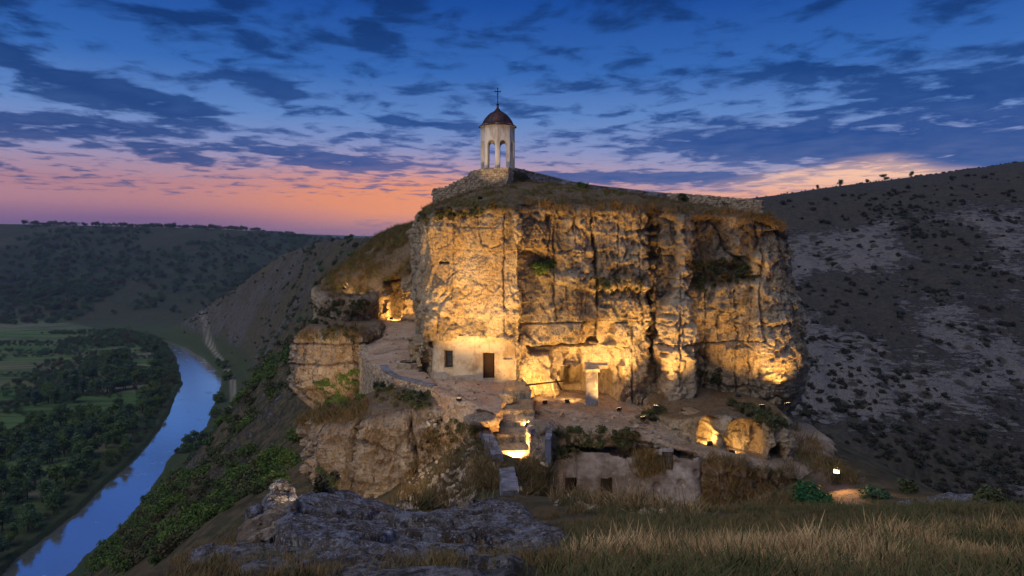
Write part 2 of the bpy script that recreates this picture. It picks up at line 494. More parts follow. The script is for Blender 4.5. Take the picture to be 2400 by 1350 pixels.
# ground cover masks (what grows or lies where)
xR, xL = TX - river_r(np.maximum(TY, 0)), river_l(np.maximum(TY, 0)) - TX
track_pts = [W(px, py, 135000 / (py - 560.0))[:2] for px, py in ((400, 1175), (425, 1150), (470, 1100), (512, 1040), (535, 1000), (548, 940), (546, 900), (520, 850), (490, 815), (470, 790))]
tm = (TX < -60) & (TY > 120) & (TY < 650)
TRK = np.full(TX.shape, 99.0); TRK[tm] = line_d(TX[tm], TY[tm], track_pts)
wheel = np.exp(-((TRK - 0.85) / 0.62) ** 2) * sst(3, 1.5, TRK)
plainm = sst(2, 20, xL) * sst(720, 690, TY) * (TX < 0)
fx, fy = TX + 0.25 * TY, TY - 0.12 * TX
_, _, cid = worley(fx / 95.0, fy / 26.0)
field = np.where(plainm > 0, cid, 0)
rocky = np.zeros(TX.shape)
slopeL = (xR > 18) & (TX < 10) & (TY > 60) & (TY < 640)
rocky = np.where(slopeL, 0.72 * sst(0.0, 0.7, ridged((TX * 0.8 + TY * 0.45) * 0.06, (TY - TX) * 0.010, o=5, gain=0.65) + 0.6 * fbm(TX * 0.025, TY * 0.025, o=4) - 0.3 * sst(330, 120, TY)), rocky)
hillR = (TX > 20) & (TY > 100)
st = ridged(TX * 0.03 - TY * 0.01, TY * 0.03 + TX * 0.008, o=5)
rocky = np.where(hillR, sst(-0.1, 0.6, st * 0.6 + 0.9 * fbm(TX * 0.012, TY * 0.012, o=3)) * sst(16, -4, TZ - (TX - 105) * 0.135), rocky)
nr = (TY > 5) & (TY < 26) & (np.abs(TX) < 16)
nrm = np.zeros(TX.shape); nrm[nr] = sst(25, -25, poly_sdf(apx[nr], apy[nr], [(560, 1240), (760, 1180), (1190, 1150), (1240, 1180), (1350, 1290), (1250, 1340), (1150, 1420), (640, 1420), (520, 1330)]))
nrm = nrm * sst(-0.35, 0.15, fbm(TX * 0.45, TY * 0.45, o=4))
rocky = np.maximum(rocky, nrm)
TP[..., 2] += nrm * (0.16 * ridged(TX * 0.7, TY * 1.0, o=5, gain=0.6) + 0.10 * worley(TX * 0.6 + 0.3 * vnoise(TX, TY), TY * 1.0)[2] + 0.05)
TP[..., 2] += np.where(hillR | slopeL, rocky * ridged(TX * 0.25, TY * 0.25, o=3) * 0.9, 0)
# meadow: dry and green patches, bare soil near the rocks
dry = sst(-0.25, 0.35, fbm(TX * 0.35, TY * 0.35, o=4)) 
pathm = np.zeros(TX.shape); nm = (TY > 20) & (TY < 50) & (TX > 5) & (TX < 30)
pathm[nm] = sst(22, 8, line_d(apx[nm], apy[nm], [(1870, 1072), (1950, 1110), (1985, 1165), (2010, 1210)]) / np.where(apy[nm] > 1110, 1.6, 0.8))
lush = sst(-66, -78, TZ) * sst(760, 640, TY) * (TX < 0)
stony = hillR.astype(float) * 1.0
dry = dry * sst(90, 40, TY)
wooded = np.clip(sst(650, 760, TY) * (TX < 150) * (0.75 + 0.6 * fbm(TX * 0.008, TY * 0.008, o=3)), 0, 1)
faces = grid_faces(len(radii), len(azs))
# close the ring behind the camera
mg, g, b = material('ground_soil_and_grass')
p = g.pos(); px_, py_, pz_ = g.sep(p)
nA = g.noise(p, 0.9, 6, 0.6); nB = g.noise(p, 0.06, 5, 0.6); nC = g.noise(p, 5.0, 6, 0.7); nD = g.noise(p, 0.35, 6, 0.65, 0.4)
grass = g.mix(nA.ss(0.35, 0.65), lin((68, 68, 46)), lin((104, 90, 64)))
grass = g.mix(nD.ss(0.48, 0.62) * 0.7, grass, lin((44, 48, 32)))
grass = g.mix(g.attr('dry') * 0.5, grass, lin((110, 88, 58)))
grass = g.mix(g.attr('stony') * 0.7, grass, g.mix(nA, lin((46, 48, 44)), lin((72, 66, 60))))
grass = g.mix(g.attr('lush') * 0.85, grass, g.mix(nA, lin((44, 62, 36)), lin((74, 84, 50))))
rock = g.mix(nC.ss(0.35, 0.62), lin((58, 54, 50)), lin((136, 130, 122)))
scr = (g.attr('rocky') * 1.15 - 0.62 + (g.noise(g.comb(px_ * 0.45 + pz_ * 0.3, py_ * 0.45, pz_ * 2.4), 0.85, 10, 0.8) - 0.5) * 3.2).ss(0.0, 0.32)
bush = g.voro(g.comb(px_, py_, pz_ * 0.3), 0.21)
scr = scr * bush.ss(0.22, 0.36)
col = g.mix(scr, grass, rock)
fld = g.attr('field')
fcol = g.ramp(fld * 0.5 + 0.5, [(0.0, lin((62, 88, 42))), (0.3, lin((92, 116, 60))), (0.5, lin((112, 106, 74))), (0.65, lin((68, 98, 46))), (0.85, lin((128, 118, 98))), (1.0, lin((84, 112, 56)))])
frow = g.noise(g.comb(px_ * 0.02, (py_ - px_ * 0.12) * 0.22, 0.0), 1.0, 4, 0.6)
fcol = g.mix(frow.ss(0.45, 0.6) * 0.6, fcol, lin((36, 52, 26)))
col = g.mix(g.attr('plain'), col, fcol)
col = g.mix((g.attr('wheel') * (nA * 0.8 + 0.5)).clamp(), col, lin((150, 140, 124)))
col = g.mix((g.attr('path') * (nA * 0.6 + 0.6)).clamp(), col, lin((128, 106, 92)))
wd = g.noise(p, 0.045, 6, 0.7)
col = g.mix((g.attr('wooded') * 0.95).clamp(), col, g.mix(wd.ss(0.42, 0.58), lin((30, 44, 32)), lin((44, 60, 40))))
g.put(b.inputs['Base Color'], col)
h = nC * 0.5 + g.noise(p, 2.2, 6, 0.7) * 1.0 + scr * 1.2 + g.noise(p, 0.5, 6, 0.7) * 2.0
g.put(b.inputs['Normal'], g.bump(h, 0.9, 0.35))
GROUND = mg
ground = mesh_obj('ground', TP.reshape(-1, 3), faces, GROUND, dict(dry=dry, rocky=rocky, plain=plainm, field=field, wheel=wheel, path=pathm, wooded=wooded, stony=stony, lush=lush))
tag(ground, kind='structure')

# river
ys = np.linspace(0, 700, 240); L_, R_ = river_l(ys) - 3, river_r(ys) + 3
tt = np.linspace(0, 1, 6)
rx = L_[:, None] * (1 - tt) + R_[:, None] * tt
rv = np.stack([rx, np.broadcast_to(ys[:, None], rx.shape), np.full(rx.shape, ZR)], -1)
mw, g, b = material('river_water')
p = g.pos()
b.inputs['Base Color'].default_value = (1.0, 0.98, 0.93, 1); b.inputs['Roughness'].default_value = 0.12
b.inputs['Metallic'].default_value = 0.92; b.inputs['Specular IOR Level'].default_value = 0.6
n = g.noise(g.scalev(p, (1.0, 0.5, 1.0)), 0.8, 4, 0.6)
rif = g.noise(g.scalev(p, (0.10, 0.16, 1)), 1.0, 5, 0.7).ss(0.56, 0.68)
g.put(b.inputs['Normal'], g.bump(n, 0.12, 0.25))
g.put(b.inputs['Roughness'], rif * 0.25 + 0.05)
river = mesh_obj('river', rv.reshape(-1, 3), grid_faces(240, 6)[:, ::-1], mw)
tag(river, kind='structure')
# ------------------------------------------------------------------ limestone material
def limestone(name, cream, ochre, grey, warm=0.0, lichen=0.0, bumpk=1.0):
    m, g, b = material(name)
    p = g.pos(); x, y, z = g.sep(p)
    n1 = g.noise(p, 0.45, 5, 0.6); n2 = g.noise(p, 1.7, 7, 0.68, 0.3); n3 = g.noise(p, 6.0, 6, 0.7); n4 = g.noise(g.comb(x * 2.2, y * 2.2, z * 0.35), 1.0, 5, 0.65, 0.4)
    n5 = g.noise(p, 26.0, 4, 0.7)
    c = g.mix(n1.ss(0.38, 0.62), lin(cream), lin(ochre))
    c = g.mix((n2.ss(0.50, 0.66) * 0.75), c, lin(grey))
    c = g.mix(n4.ss(0.55, 0.72) * 0.45, c, lin((92, 82, 72)))
    c = g.mix(n3.ss(0.54, 0.66) * 0.7, c, lin((70, 62, 54)))
    c = g.mix(g.noise(p, 11.0, 6, 0.75).ss(0.55, 0.63) * 0.65, c, lin((58, 50, 44)))
    c = g.mix(g.noise(g.scalev(p, (1, 1, 0.6)), 8.0, 6, 0.75).ss(0.56, 0.62) * 0.6, c, lin((226, 212, 186)))
    c = g.mix(g.noise(p, 3.1, 5, 0.7).ss(0.6, 0.7) * 0.35, c, lin((160, 106, 66)))
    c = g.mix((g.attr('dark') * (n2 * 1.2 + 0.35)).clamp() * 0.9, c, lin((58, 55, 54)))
    c = g.mix((g.attr('pale') * (1.25 - n3 * 0.7)).clamp() * 0.85, c, lin((214, 196, 164)))
    c = g.mix((g.attr('soil') * (n3 + 0.35)).clamp() * 0.9, c, g.mix(n5, lin((74, 60, 38)), lin((108, 84, 52))))
    if lichen:
        c = g.mix(g.noise(p, 1.9, 9, 0.72).ss(0.47, 0.60) * lichen, c, lin((168, 170, 178)))
        c = g.mix(g.noise(p, 3.3, 8, 0.7, 0.6).ss(0.53, 0.62) * lichen * 0.9, c, lin((46, 46, 48)))
        c = g.mix(g.noise(p, 7.0, 8, 0.75, 0.4).ss(0.56, 0.62) * 0.75, c, lin((206, 208, 212)))
        c = g.mix(g.noise(p, 10.0, 7, 0.75, 0.8).ss(0.55, 0.62) * 0.7, c, lin((34, 34, 36)))
        c = g.mix(g.noise(p, 1.3, 5, 0.7).ss(0.60, 0.68) * 0.55, c, lin((150, 92, 44)))
    g.put(b.inputs['Base Color'], c)
    pit = g.voro(g.comb(x, y, z * 1.3), 5.5).ss(0.0, 0.28)
    h = n2 * 1.5 + n3 * 0.95 + n5 * 0.30 + pit * 0.16 + n4 * 0.8
    g.put(b.inputs['Normal'], g.bump(h, 1.0 * bumpk, 0.30))
    return m

ROCK = limestone('limestone', (214, 194, 158), (190, 162, 118), (116, 112, 110))
ROCKB = limestone('weathered_limestone', (198, 178, 150), (170, 144, 112), (128, 122, 116))
ROCKL = limestone('lichen_rock', (138, 130, 120), (108, 94, 80), (96, 92, 90), lichen=0.75)
FLOOR = limestone('worn_rock_floor', (186, 160, 130), (172, 138, 106), (140, 128, 118), bumpk=0.45)

def wave_block(s, z, ch, cw, seed=0.0):
    """upright slabs: crack depth (<=0) and per-slab offset from stretched cells"""
    f1, f2, idv = worley(s / cw + seed + 0.25 * vnoise(s * 0.9, z * 0.9, s * 0 + seed), z / ch + 0.2 * vnoise(s * 0.8, z * 0.8, s * 0 + 3 + seed))
    return -np.exp(-((f2 - f1) / 0.07) ** 2), idv

def rock_relief(P, s, k=1.0, seed=0.0, strata=1.0):
    """outward relief in metres for points P (…,3); s is the distance along the face"""
    x, y, z = P[..., 0], P[..., 1], P[..., 2]
    wx = x + 0.5 * fbm(x * 0.6, y * 0.6, z * 0.6 + seed, o=2); wz = z + 0.35 * fbm(x * 0.7 + 5, y * 0.7, z * 0.7, o=2)
    d = 0.40 * fbm(x * 0.20 + seed, y * 0.20, z * 0.17, o=3)
    rib = ridged(s * 0.30 + seed, z * 0.06 + 0.15 * vnoise(s * 0.3, z * 0.3), x * 0 + seed, o=3)
    d = d + 0.40 * rib + 0.17 * fbm(s * 1.9 + 0.6 * vnoise(s, z * 0.4), z * 0.33, x * 0 + 8 + seed, o=3) + 0.10 * ridged(s * 1.3 + 0.5 * vnoise(s, z * 0.5), z * 0.22, x * 0 + 3 + seed, o=3)
    # broken plates: cells with their own stand-out, sharp steps between them
    _, _, i1 = worley(wx * 0.55 + seed, y * 0.55, wz * 0.42); _, _, i2 = worley(wx * 1.5, y * 1.5 + seed, wz * 1.0)
    wf = fbm(x * 2.0, y * 2.0, z * 2.0, o=2) * 0.3; g1, _, i3 = worley(s * 3.1 + wf, z * 2.2 + wf + seed)
    d = d + 0.22 * i1 + 0.13 * i2 + 0.055 * i3 - 0.05 * g1
    # upright joints
    c1, j1 = wave_block(s + 0.5 * fbm(s * 0.7, z * 0.7, o=3), z, 6.5, 3.4, seed)
    brk = sst(-0.15, 0.35, fbm(s * 0.5 + 7, z * 0.35 + seed, o=2))
    d = d + 0.20 * j1 + 0.34 * c1 * brk
    # bedding planes, broken up
    zw = z + 0.8 * fbm(x * 0.12, y * 0.12, z * 0 + seed, o=2) + 0.06 * fbm(s * 1.5, z * 1.5, o=2)
    lay = (zw / 1.55 + seed) % 1.0
    bm = sst(0.0, 0.3, fbm(x * 0.25 + 3, y * 0.25, z * 0.5 + seed, o=3))
    d = d - strata * 0.14 * np.exp(-((lay - 0.5) / 0.03) ** 2) * bm * sst(-0.1, 0.2, fbm(s * 0.25 + 4, z * 0.6 + seed, o=2)) + strata * 0.13 * vnoise(s * 0.10, np.floor(zw / 1.55 + seed + 0.5) * 3.7)
    lay2 = (zw / 0.42 + seed) % 1.0
    d = d - strata * 0.05 * np.exp(-((lay2 - 0.5) / 0.12) ** 2) * sst(0.0, 0.4, fbm(x * 0.5, y * 0.5, z * 0.3 + 9, o=2))
    # weathering: hollows, pits, crumbled grain
    d = d + 0.17 * fbm(x * 1.1, y * 1.1, z * 0.8, o=5, gain=0.66) - 0.09 * ridged(x * 1.9 + z * 0.3, y * 1.9, z * 1.2, o=4, gain=0.66)
    hz = sst(-0.05, 0.45, fbm(x * 0.35 + 9, y * 0.35, z * 0.4, o=2))
    f1 = worley(s * 1.15 + 0.4 * fbm(s * 2, z * 2, o=2), z * 0.9)[0]; f1b = worley(s * 2.9 + 0.3 * fbm(s * 4, z * 4, o=2), z * 2.1)[0]
    d = d - 0.26 * sst(0.34, 0.10, f1) * hz - 0.11 * sst(0.36, 0.12, f1b) * sst(-0.3, 0.2, fbm(x * 0.6 + 2, y * 0.6, z * 0.6, o=2))
    d = d + 0.055 * fbm(x * 5.0, y * 5.0, z * 4.2, o=2) - 0.03 * ridged(x * 7.0, y * 7.0, z * 5.0, o=1)
    return d * k

def resample(pts, step, closed=True, smooth=2):
    p = np.array(pts, float)
    for _ in range(smooth):
        q = np.roll(p, -1, 0) if closed else p[1:]
        a = p if closed else p[:-1]
        n = np.empty((len(a) * 2, p.shape[1])); n[0::2] = a * 0.75 + q * 0.25; n[1::2] = a * 0.25 + q * 0.75
        p = n if closed else np.concatenate([p[:1], n, p[-1:]])
    q = np.concatenate([p, p[:1]]) if closed else p
    L = np.concatenate([[0], np.cumsum(np.hypot(*(np.diff(q[:, :2], axis=0).T)))])
    st = step(q) if callable(step) else np.full(len(q), step)
    dens = np.concatenate([[0], np.cumsum(np.diff(L) / ((st[1:] + st[:-1]) / 2))])
    n = int(dens[-1]); t = np.linspace(0, dens[-1], n, endpoint=not closed)
    Ls = np.interp(t, dens, L)
    return np.stack([np.interp(Ls, L, q[:, i]) for i in range(q.shape[1])], 1), Ls

def block(name, plan, top, zbot, mat, step=0.08, zstep=0.08, rim=0.5, cap=22, relief=None, paint=None, caprough=0.12, batter=0.0, smooth=2, backstep=0.5, soilcap=0.0, kind='structure'):
    """a rock mass: plan outline (x, y), top(x, y) height, sides down to zbot, relief added outward"""
    ccx, ccy = np.mean([p[0] for p in plan]), np.mean([p[1] for p in plan])
    fr = min(p[1] for p in plan)
    def stp(q): return step + (backstep - step) * sst(0.0, 10.0, q[:, 1] - interp(q[:, 0], [p[0] for p in sorted(plan)], [fr] * len(plan)) - 9)
    C, Ls = resample(plan, stp, True, smooth)
    n = len(C)
    T = np.roll(C, -1, 0) - np.roll(C, 1, 0); T /= np.linalg.norm(T, axis=1, keepdims=True)
    area = np.sum(C[:, 0] * np.roll(C[:, 1], -1) - np.roll(C[:, 0], -1) * C[:, 1])
    Nn = np.stack([T[:, 1], -T[:, 0]], 1) * (1 if area > 0 else -1)
    zt = top(C[:, 0], C[:, 1])
    zb = zbot(C[:, 0], C[:, 1]) if callable(zbot) else np.full(n, float(zbot))
    nz = int(np.max(zt - zb) / zstep) + 2
    t = np.linspace(0, 1, nz)[:, None]
    Z = zb + (zt - rim - zb) * t
    X = np.broadcast_to(C[:, 0], Z.shape) - Nn[:, 0] * batter * (Z - zb); Y = np.broadcast_to(C[:, 1], Z.shape) - Nn[:, 1] * batter * (Z - zb)
    side = np.stack([X, Y, Z], -1)
    NN = np.stack([np.broadcast_to(Nn[:, 0], Z.shape), np.broadcast_to(Nn[:, 1], Z.shape), np.zeros(Z.shape)], -1)
    rings, nr = [], []
    bx, by = X[-1], Y[-1]
    for a in np.linspace(0, 1, 7)[1:]:
        th = a * PI / 2
        rx_, ry_ = bx - Nn[:, 0] * rim * (1 - math.cos(th)), by - Nn[:, 1] * rim * (1 - math.cos(th))
        rings.append(np.stack([rx_, ry_, zt - rim + rim * math.sin(th)], -1))
        nr.append(np.stack([Nn[:, 0] * math.cos(th), Nn[:, 1] * math.cos(th), np.full(n, math.sin(th))], -1))
    ex, ey = rings[-1][:, 0], rings[-1][:, 1]
    for a in (np.linspace(0, 1, cap + 1)[1:] ** 1.35):
        qx, qy = ex + (ccx - ex) * a, ey + (ccy - ey) * a
        rings.append(np.stack([qx, qy, top(qx, qy)], -1)); nr.append(np.tile(np.array([0, 0, 1.0]), (n, 1)))
    P = np.concatenate([side, np.array(rings)], 0); N = np.concatenate([NN, np.array(nr)], 0)
    S = np.broadcast_to(Ls, P.shape[:2])
    capm = np.clip(N[..., 2], 0, 1)
    inward = np.concatenate([np.zeros(nz), np.linspace(0, 1, len(rings))])[:, None] * np.ones(n)
    d = relief(P, S) if relief else rock_relief(P, S)
    capd = caprough * (fbm(P[..., 0] * 0.8, P[..., 1] * 0.8, o=4) + 0.35 * ridged(P[..., 0] * 2.5, P[..., 1] * 2.5, o=3))
    d = d * (1 - capm) + capd * capm
    A = dict(dark=np.zeros(d.shape), pale=np.zeros(d.shape), soil=capm * soilcap)
    Q = P + N * d[..., None]
    if paint:
        px, py = PXY(P)
        Q = paint(P, Q, N, px, py, A, capm)
    f = grid_faces(P.shape[0], n, closed=True)
    if area < 0: f = f[:, ::-1]
    o = mesh_obj(name, Q.reshape(-1, 3), f, mat, A)
    if kind: tag(o, kind=kind)
    return o

def hole(Q, mask, depth, dirv=(0, 1, 0)):
    return Q + mask[..., None] * depth * np.array(dirv, float)
def soft(sd, w): return sst(w, -w, sd)
# ------------------------------------------------------------------ the main cliff block
main_plan = [(0, 84), (-7, 82), (-11.2, 77), (-10.6, 72), (-8.8, 63), (-7.4, 54), (-6.5, 49), (-5.8, 47.5), (-4.0, 47.1), (-1.5, 46.7), (0.1, 46.1), (0.7, 46.2), (0.95, 47.4), (1.6, 47.7), (4, 47.6), (6, 47.8), (8.4, 47.6),
             (9.5, 47.8), (9.9, 48.9), (10.35, 48.6), (10.55, 46.9), (11.3, 46.5), (12.1, 46.7), (12.5, 47.9), (14, 48.0), (15.6, 47.8), (16.4, 47.0), (17.6, 46.6), (18.9, 47.0), (20.0, 48.6), (20.8, 52), (21.4, 60), (21, 72), (14, 82)]
_topctl = []
def tcp(px, py, y): _topctl.append(W(px, py, y))
for a in ((985, 515, 50), (1005, 496, 47.5), (1060, 486, 47.2), (1150, 484, 46.8), (1215, 484, 46.2), (1300, 488, 47.5), (1400, 487, 47.6), (1500, 490, 47.8), (1600, 503, 47), (1700, 500, 47.8),
          (1770, 503, 47.2), (1815, 516, 47.5), (1838, 545, 49), (1045, 474, 58), (1100, 452, 58), (1190, 436, 57.5), (1235, 428, 60), (1330, 442, 60), (1450, 456, 59), (1570, 478, 57), (1700, 492, 54),
          (1790, 505, 52), (1200, 460, 52), (1400, 470, 53), (1600, 486, 51), (1825, 520, 56), (1010, 482, 60)):
    tcp(*a)
_topctl += [(-9.5, 66, 1.6), (-11.2, 76, 0.4), (0, 84, 2.0), (21, 62, -0.5), (20, 74, -2), (8, 76, 1.5), (0, 66, 4.6), (-5, 64, 4.2), (5, 63, 3.7), (10, 62, 2.7), (14, 59, 1.9), (2.5, 62, 4.4)]
top_main = tps(_topctl)

def relief_main(P, S):
    x, y, z = P[..., 0], P[..., 1], P[..., 2]
    px, py = PXY(P)
    k = 1.0 - 0.45 * soft(poly_sdf(px, py, [(975, 500), (1215, 480), (1225, 700), (1210, 800), (985, 700)]), 25)
    k = k * (1 - 0.55 * soft(poly_sdf(px, py, [(1240, 740), (1460, 740), (1480, 950), (1230, 950)]), 20))
    d = rock_relief(P, S, 1.0) * k
    # silhouette of the right-hand buttress: pulled in at the foot and towards the rim
    rb = sst(1740, 1800, px)
    d = d + rb * interp(py, [490, 540, 600, 640, 700, 760, 830, 880, 930, 965, 1000], [-1.3, -0.5, 0.15, 0.0, 0.45, 0.75, 1.0, 0.85, 0.15, -0.55, -0.2])
    # left face leans out under the rim, hollow in the middle, then the overhang over the cell
    lf = soft(poly_sdf(px, py, [(940, 480), (1205, 480), (1205, 800), (940, 800)]), 20)
    d = d + lf * interp(py, [480, 530, 600, 690, 740, 790, 800], [-0.15, 0.0, -0.35, -0.1, 0.25, 0.35, 0.2])
    return d

def paint_main(P, Q, N, px, py, A, capm):
    side = 1 - capm
    jit = 3.5 * fbm(P[..., 0] * 2.2, P[..., 2] * 2.2, o=3) * 2
    a, b = px + jit * 1.5, py + jit
    def rec(pts, depth, w=2.0, dirv=(0, 1, 0), clean=False):
        nonlocal Q
        m = soft(poly_sdf(px if clean else a, py if clean else b, pts), w) * side
        Q = hole(Q, m, depth, dirv); return m
    # cell room: undercut where the plastered wall stands
    m = rec([(1012, 800), (1100, 795), (1170, 792), (1205, 812), (1214, 905), (1010, 900)], 1.5, 2.5)
    rec([(955, 700), (984, 705), (1002, 800), (985, 805), (960, 760)], 1.3, 3, (1, 0.15, 0))
    # gallery piers left of the cell
    rec([(985, 800), (1008, 800), (1010, 890), (990, 885)], 1.6, 2)
    # portal: tall shallow shell, inner hollow, doorway beside the pier
    m = rec([(1235, 815), (1370, 808), (1455, 815), (1462, 850), (1452, 950), (1305, 950), (1290, 830), (1240, 830)], 1.0, 3); A['pale'] = np.maximum(A['pale'], m * 0.5)
    rec([(1326, 822), (1366, 824), (1368, 860), (1324, 860)], 0.8, 1.6)
    rec([(1455, 868), (1466, 866), (1467, 906), (1456, 908)], 0.7, 1.5); rec([(1252, 905), (1290, 900), (1296, 930), (1256, 934)], 0.6, 3)
    m = rec([(1316, 866), (1376, 862), (1436, 868), (1446, 948), (1310, 948)], 1.9, 2.0); A['pale'] = np.maximum(A['pale'], m * 0.6)
    rec([(1330, 870), (1372, 866), (1374, 922), (1328, 922)], 1.0, 1.2, clean=True)
    rec([(1331, 868), (1343, 868), (1340, 921), (1329, 921)], 1.3, 1.5)
    rec([(1402, 880), (1418, 880), (1418, 938), (1402, 944)], 1.6, 1.5)
    rec([(1362, 765), (1372, 757), (1438, 758), (1440, 808), (1352, 812), (1356, 790)], 0.9, 2.5)
    m = rec([(1376, 807), (1378, 799), (1388, 793), (1402, 793), (1407, 808)], 1.0, 1.0, clean=True)
    # shelf line over the portal
    ln = np.exp(-((py - 814 - 2 * vnoise(px * 0.02, py * 0)) / 2.2) ** 2) * sst(1225, 1245, px) * sst(1480, 1450, px) * side
    Q = hole(Q, ln, 0.35)
    ln = np.exp(-(line_d(px, py, [(1225, 760), (1310, 757), (1470, 756)]) / 1.8) ** 2) * side; Q = hole(Q, ln, 0.25)
    ln = np.exp(-(line_d(px, py, [(1540, 806), (1620, 806), (1790, 797)]) / 1.7) ** 2) * side; Q = hole(Q, ln, 0.25)
    # sloped soffit left of the portal
    m = soft(poly_sdf(a, b, [(1300, 800), (1350, 775), (1352, 812), (1240, 816)]), 4) * side; Q = hole(Q, m, 0.5)
    # long fractures
    for pts, w, dp in (([(1384, 488), (1390, 540), (1398, 600), (1402, 700), (1401, 760), (1400, 790)], 2.6, 0.9), ([(1526, 500), (1527, 600), (1524, 700), (1530, 800), (1545, 880), (1548, 960)], 5.5, 1.3),
                       ([(1548, 510), (1551, 620), (1556, 690), (1545, 800)], 3, 0.5), ([(1640, 520), (1660, 640)], 2.5, 0.4), ([(1690, 540), (1712, 590), (1750, 620)], 4, 0.5),
                       ([(1770, 530), (1790, 600), (1782, 700), (1790, 800)], 2.5, 0.35), ([(1225, 500), (1222, 600), (1228, 720), (1222, 800)], 4, 0.5), ([(1618, 740), (1626, 860), (1624, 970)], 2.5, 0.5),
                       ([(1682, 740), (1684, 840), (1690, 950)], 2.2, 0.4), ([(1500, 500), (1502, 640), (1505, 760)], 1.8, 0.35), ([(1452, 495), (1449, 640)], 1.8, 0.35), ([(1300, 500), (1296, 640), (1305, 750)], 2.0, 0.35), ([(1345, 495), (1350, 600)], 1.6, 0.3), ([(1656, 680), (1652, 940)], 1.8, 0.4), ([(1722, 680), (1728, 800), (1724, 930)], 2.0, 0.45), ([(1760, 700), (1756, 960)], 1.6, 0.3),
                       ([(1590, 640), (1588, 900)], 1.6, 0.3), ([(1060, 500), (1064, 620), (1058, 700)], 1.4, 0.2), ([(1120, 490), (1125, 580)], 1.3, 0.2), ([(1180, 490), (1176, 640), (1184, 780)], 1.6, 0.3), ([(1480, 760), (1486, 960)], 1.8, 0.35)):
        wv = vnoise(py * 0.03, px * 0 + w + pts[0][0]) * 3
        br = 0.35 + 1.3 * sst(-0.35, 0.3, vnoise(py * 0.045, px * 0.02 + w * 7)); wv2 = 3 * fbm(py * 0.12, px * 0.03 + w, o=3)
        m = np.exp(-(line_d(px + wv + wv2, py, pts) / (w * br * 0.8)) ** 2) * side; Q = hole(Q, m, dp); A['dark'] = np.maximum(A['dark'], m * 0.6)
    # pier between 1555 and 1620 stands proud, ledge in the middle of the right wall
    m = soft(poly_sdf(a, b, [(1590, 500), (1604, 500), (1606, 640), (1612, 740), (1624, 800), (1626, 960), (1566, 960), (1562, 800), (1566, 700), (1590, 630)]), 6) * side
    Q = hole(Q, m, -0.75); A['pale'] = np.maximum(A['pale'], 0.35 * m)
    m = soft(poly_sdf(a, b, [(1250, 625), (1300, 640), (1500, 655), (1520, 672), (1400, 684), (1240, 650)]), 8) * side; Q = hole(Q, m, -0.35)
    m = soft(poly_sdf(a, b, [(1615, 610), (1760, 600), (1765, 660), (1620, 675)]), 10) * side; Q = hole(Q, m, 0.55); A['soil'] = np.maximum(A['soil'], m * 0.8)
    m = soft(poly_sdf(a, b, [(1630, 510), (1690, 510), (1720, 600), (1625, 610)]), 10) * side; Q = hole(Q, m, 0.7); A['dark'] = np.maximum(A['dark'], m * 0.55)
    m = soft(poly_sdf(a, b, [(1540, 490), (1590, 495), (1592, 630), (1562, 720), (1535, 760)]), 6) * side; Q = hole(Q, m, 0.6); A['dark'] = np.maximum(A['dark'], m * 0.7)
    # dark crusts
    for pts, v in (([(1230, 490), (1380, 490), (1385, 700), (1235, 720)], 0.42), ([(1400, 500), (1525, 500), (1520, 650), (1405, 690)], 0.22), ([(1230, 690), (1520, 690), (1520, 755), (1235, 755)], 0.5),
                   ([(1010, 745), (1200, 755), (1200, 792), (1010, 790)], 0.55), ([(980, 495), (1210, 484), (1210, 500), (990, 520)], 0.45), ([(1600, 650), (1760, 660), (1770, 720), (1610, 720)], 0.6)):
        m = soft(poly_sdf(a, b, pts), 18) * side * sst(-0.35, 0.35, fbm(P[..., 0] * 0.9, P[..., 2] * 0.7, P[..., 1] * 0.3, o=4))
        A['dark'] = np.maximum(A['dark'], m * v * 1.3)
    # runoff streaks below the rim
    zt = top_main(P[..., 0], P[..., 1]); below = zt - P[..., 2]
    st = sst(0.05, 0.5, fbm(P[..., 0] * 2.3 + P[..., 1] * 2.3, P[..., 2] * 0.12, o=3)) * sst(5.5, 0.2, below)
    A['dark'] = np.maximum(A['dark'], st * side * 0.75)
    A['soil'] = np.maximum(A['soil'], sst(0.7, 0.1, below) * side * 0.8)
    # pale bare plates
    m = sst(0.25, 0.45, fbm(P[..., 0] * 0.5 + 4, P[..., 2] * 0.3, P[..., 1] * 0.3, o=4)) * side; A['pale'] = np.maximum(A['pale'], m * 0.5 * (1 - A['dark']))
    m = soft(poly_sdf(a, b, [(1325, 520), (1370, 510), (1388, 620), (1385, 650), (1355, 620)]), 8) * side; A['pale'] = np.maximum(A['pale'], m * 0.8)
    m = soft(poly_sdf(a, b, [(1440, 540), (1520, 520), (1520, 640), (1450, 620)]), 10) * side; A['pale'] = np.maximum(A['pale'], m * 0.6)
    # beam socket in the left face
    m = soft(poly_sdf(px, py, [(1024, 613), (1050, 613), (1051, 619), (1025, 619)]), 1.0) * side; Q = hole(Q, m, 0.5)
    return Q

def zb_main(x, y): return np.full(np.shape(x), -13.2)
cliff = block('cliff', main_plan, top_main, zb_main, ROCK, step=0.055, zstep=0.055, rim=0.45, relief=relief_main, paint=paint_main, caprough=0.25, backstep=0.6, soilcap=1.0)

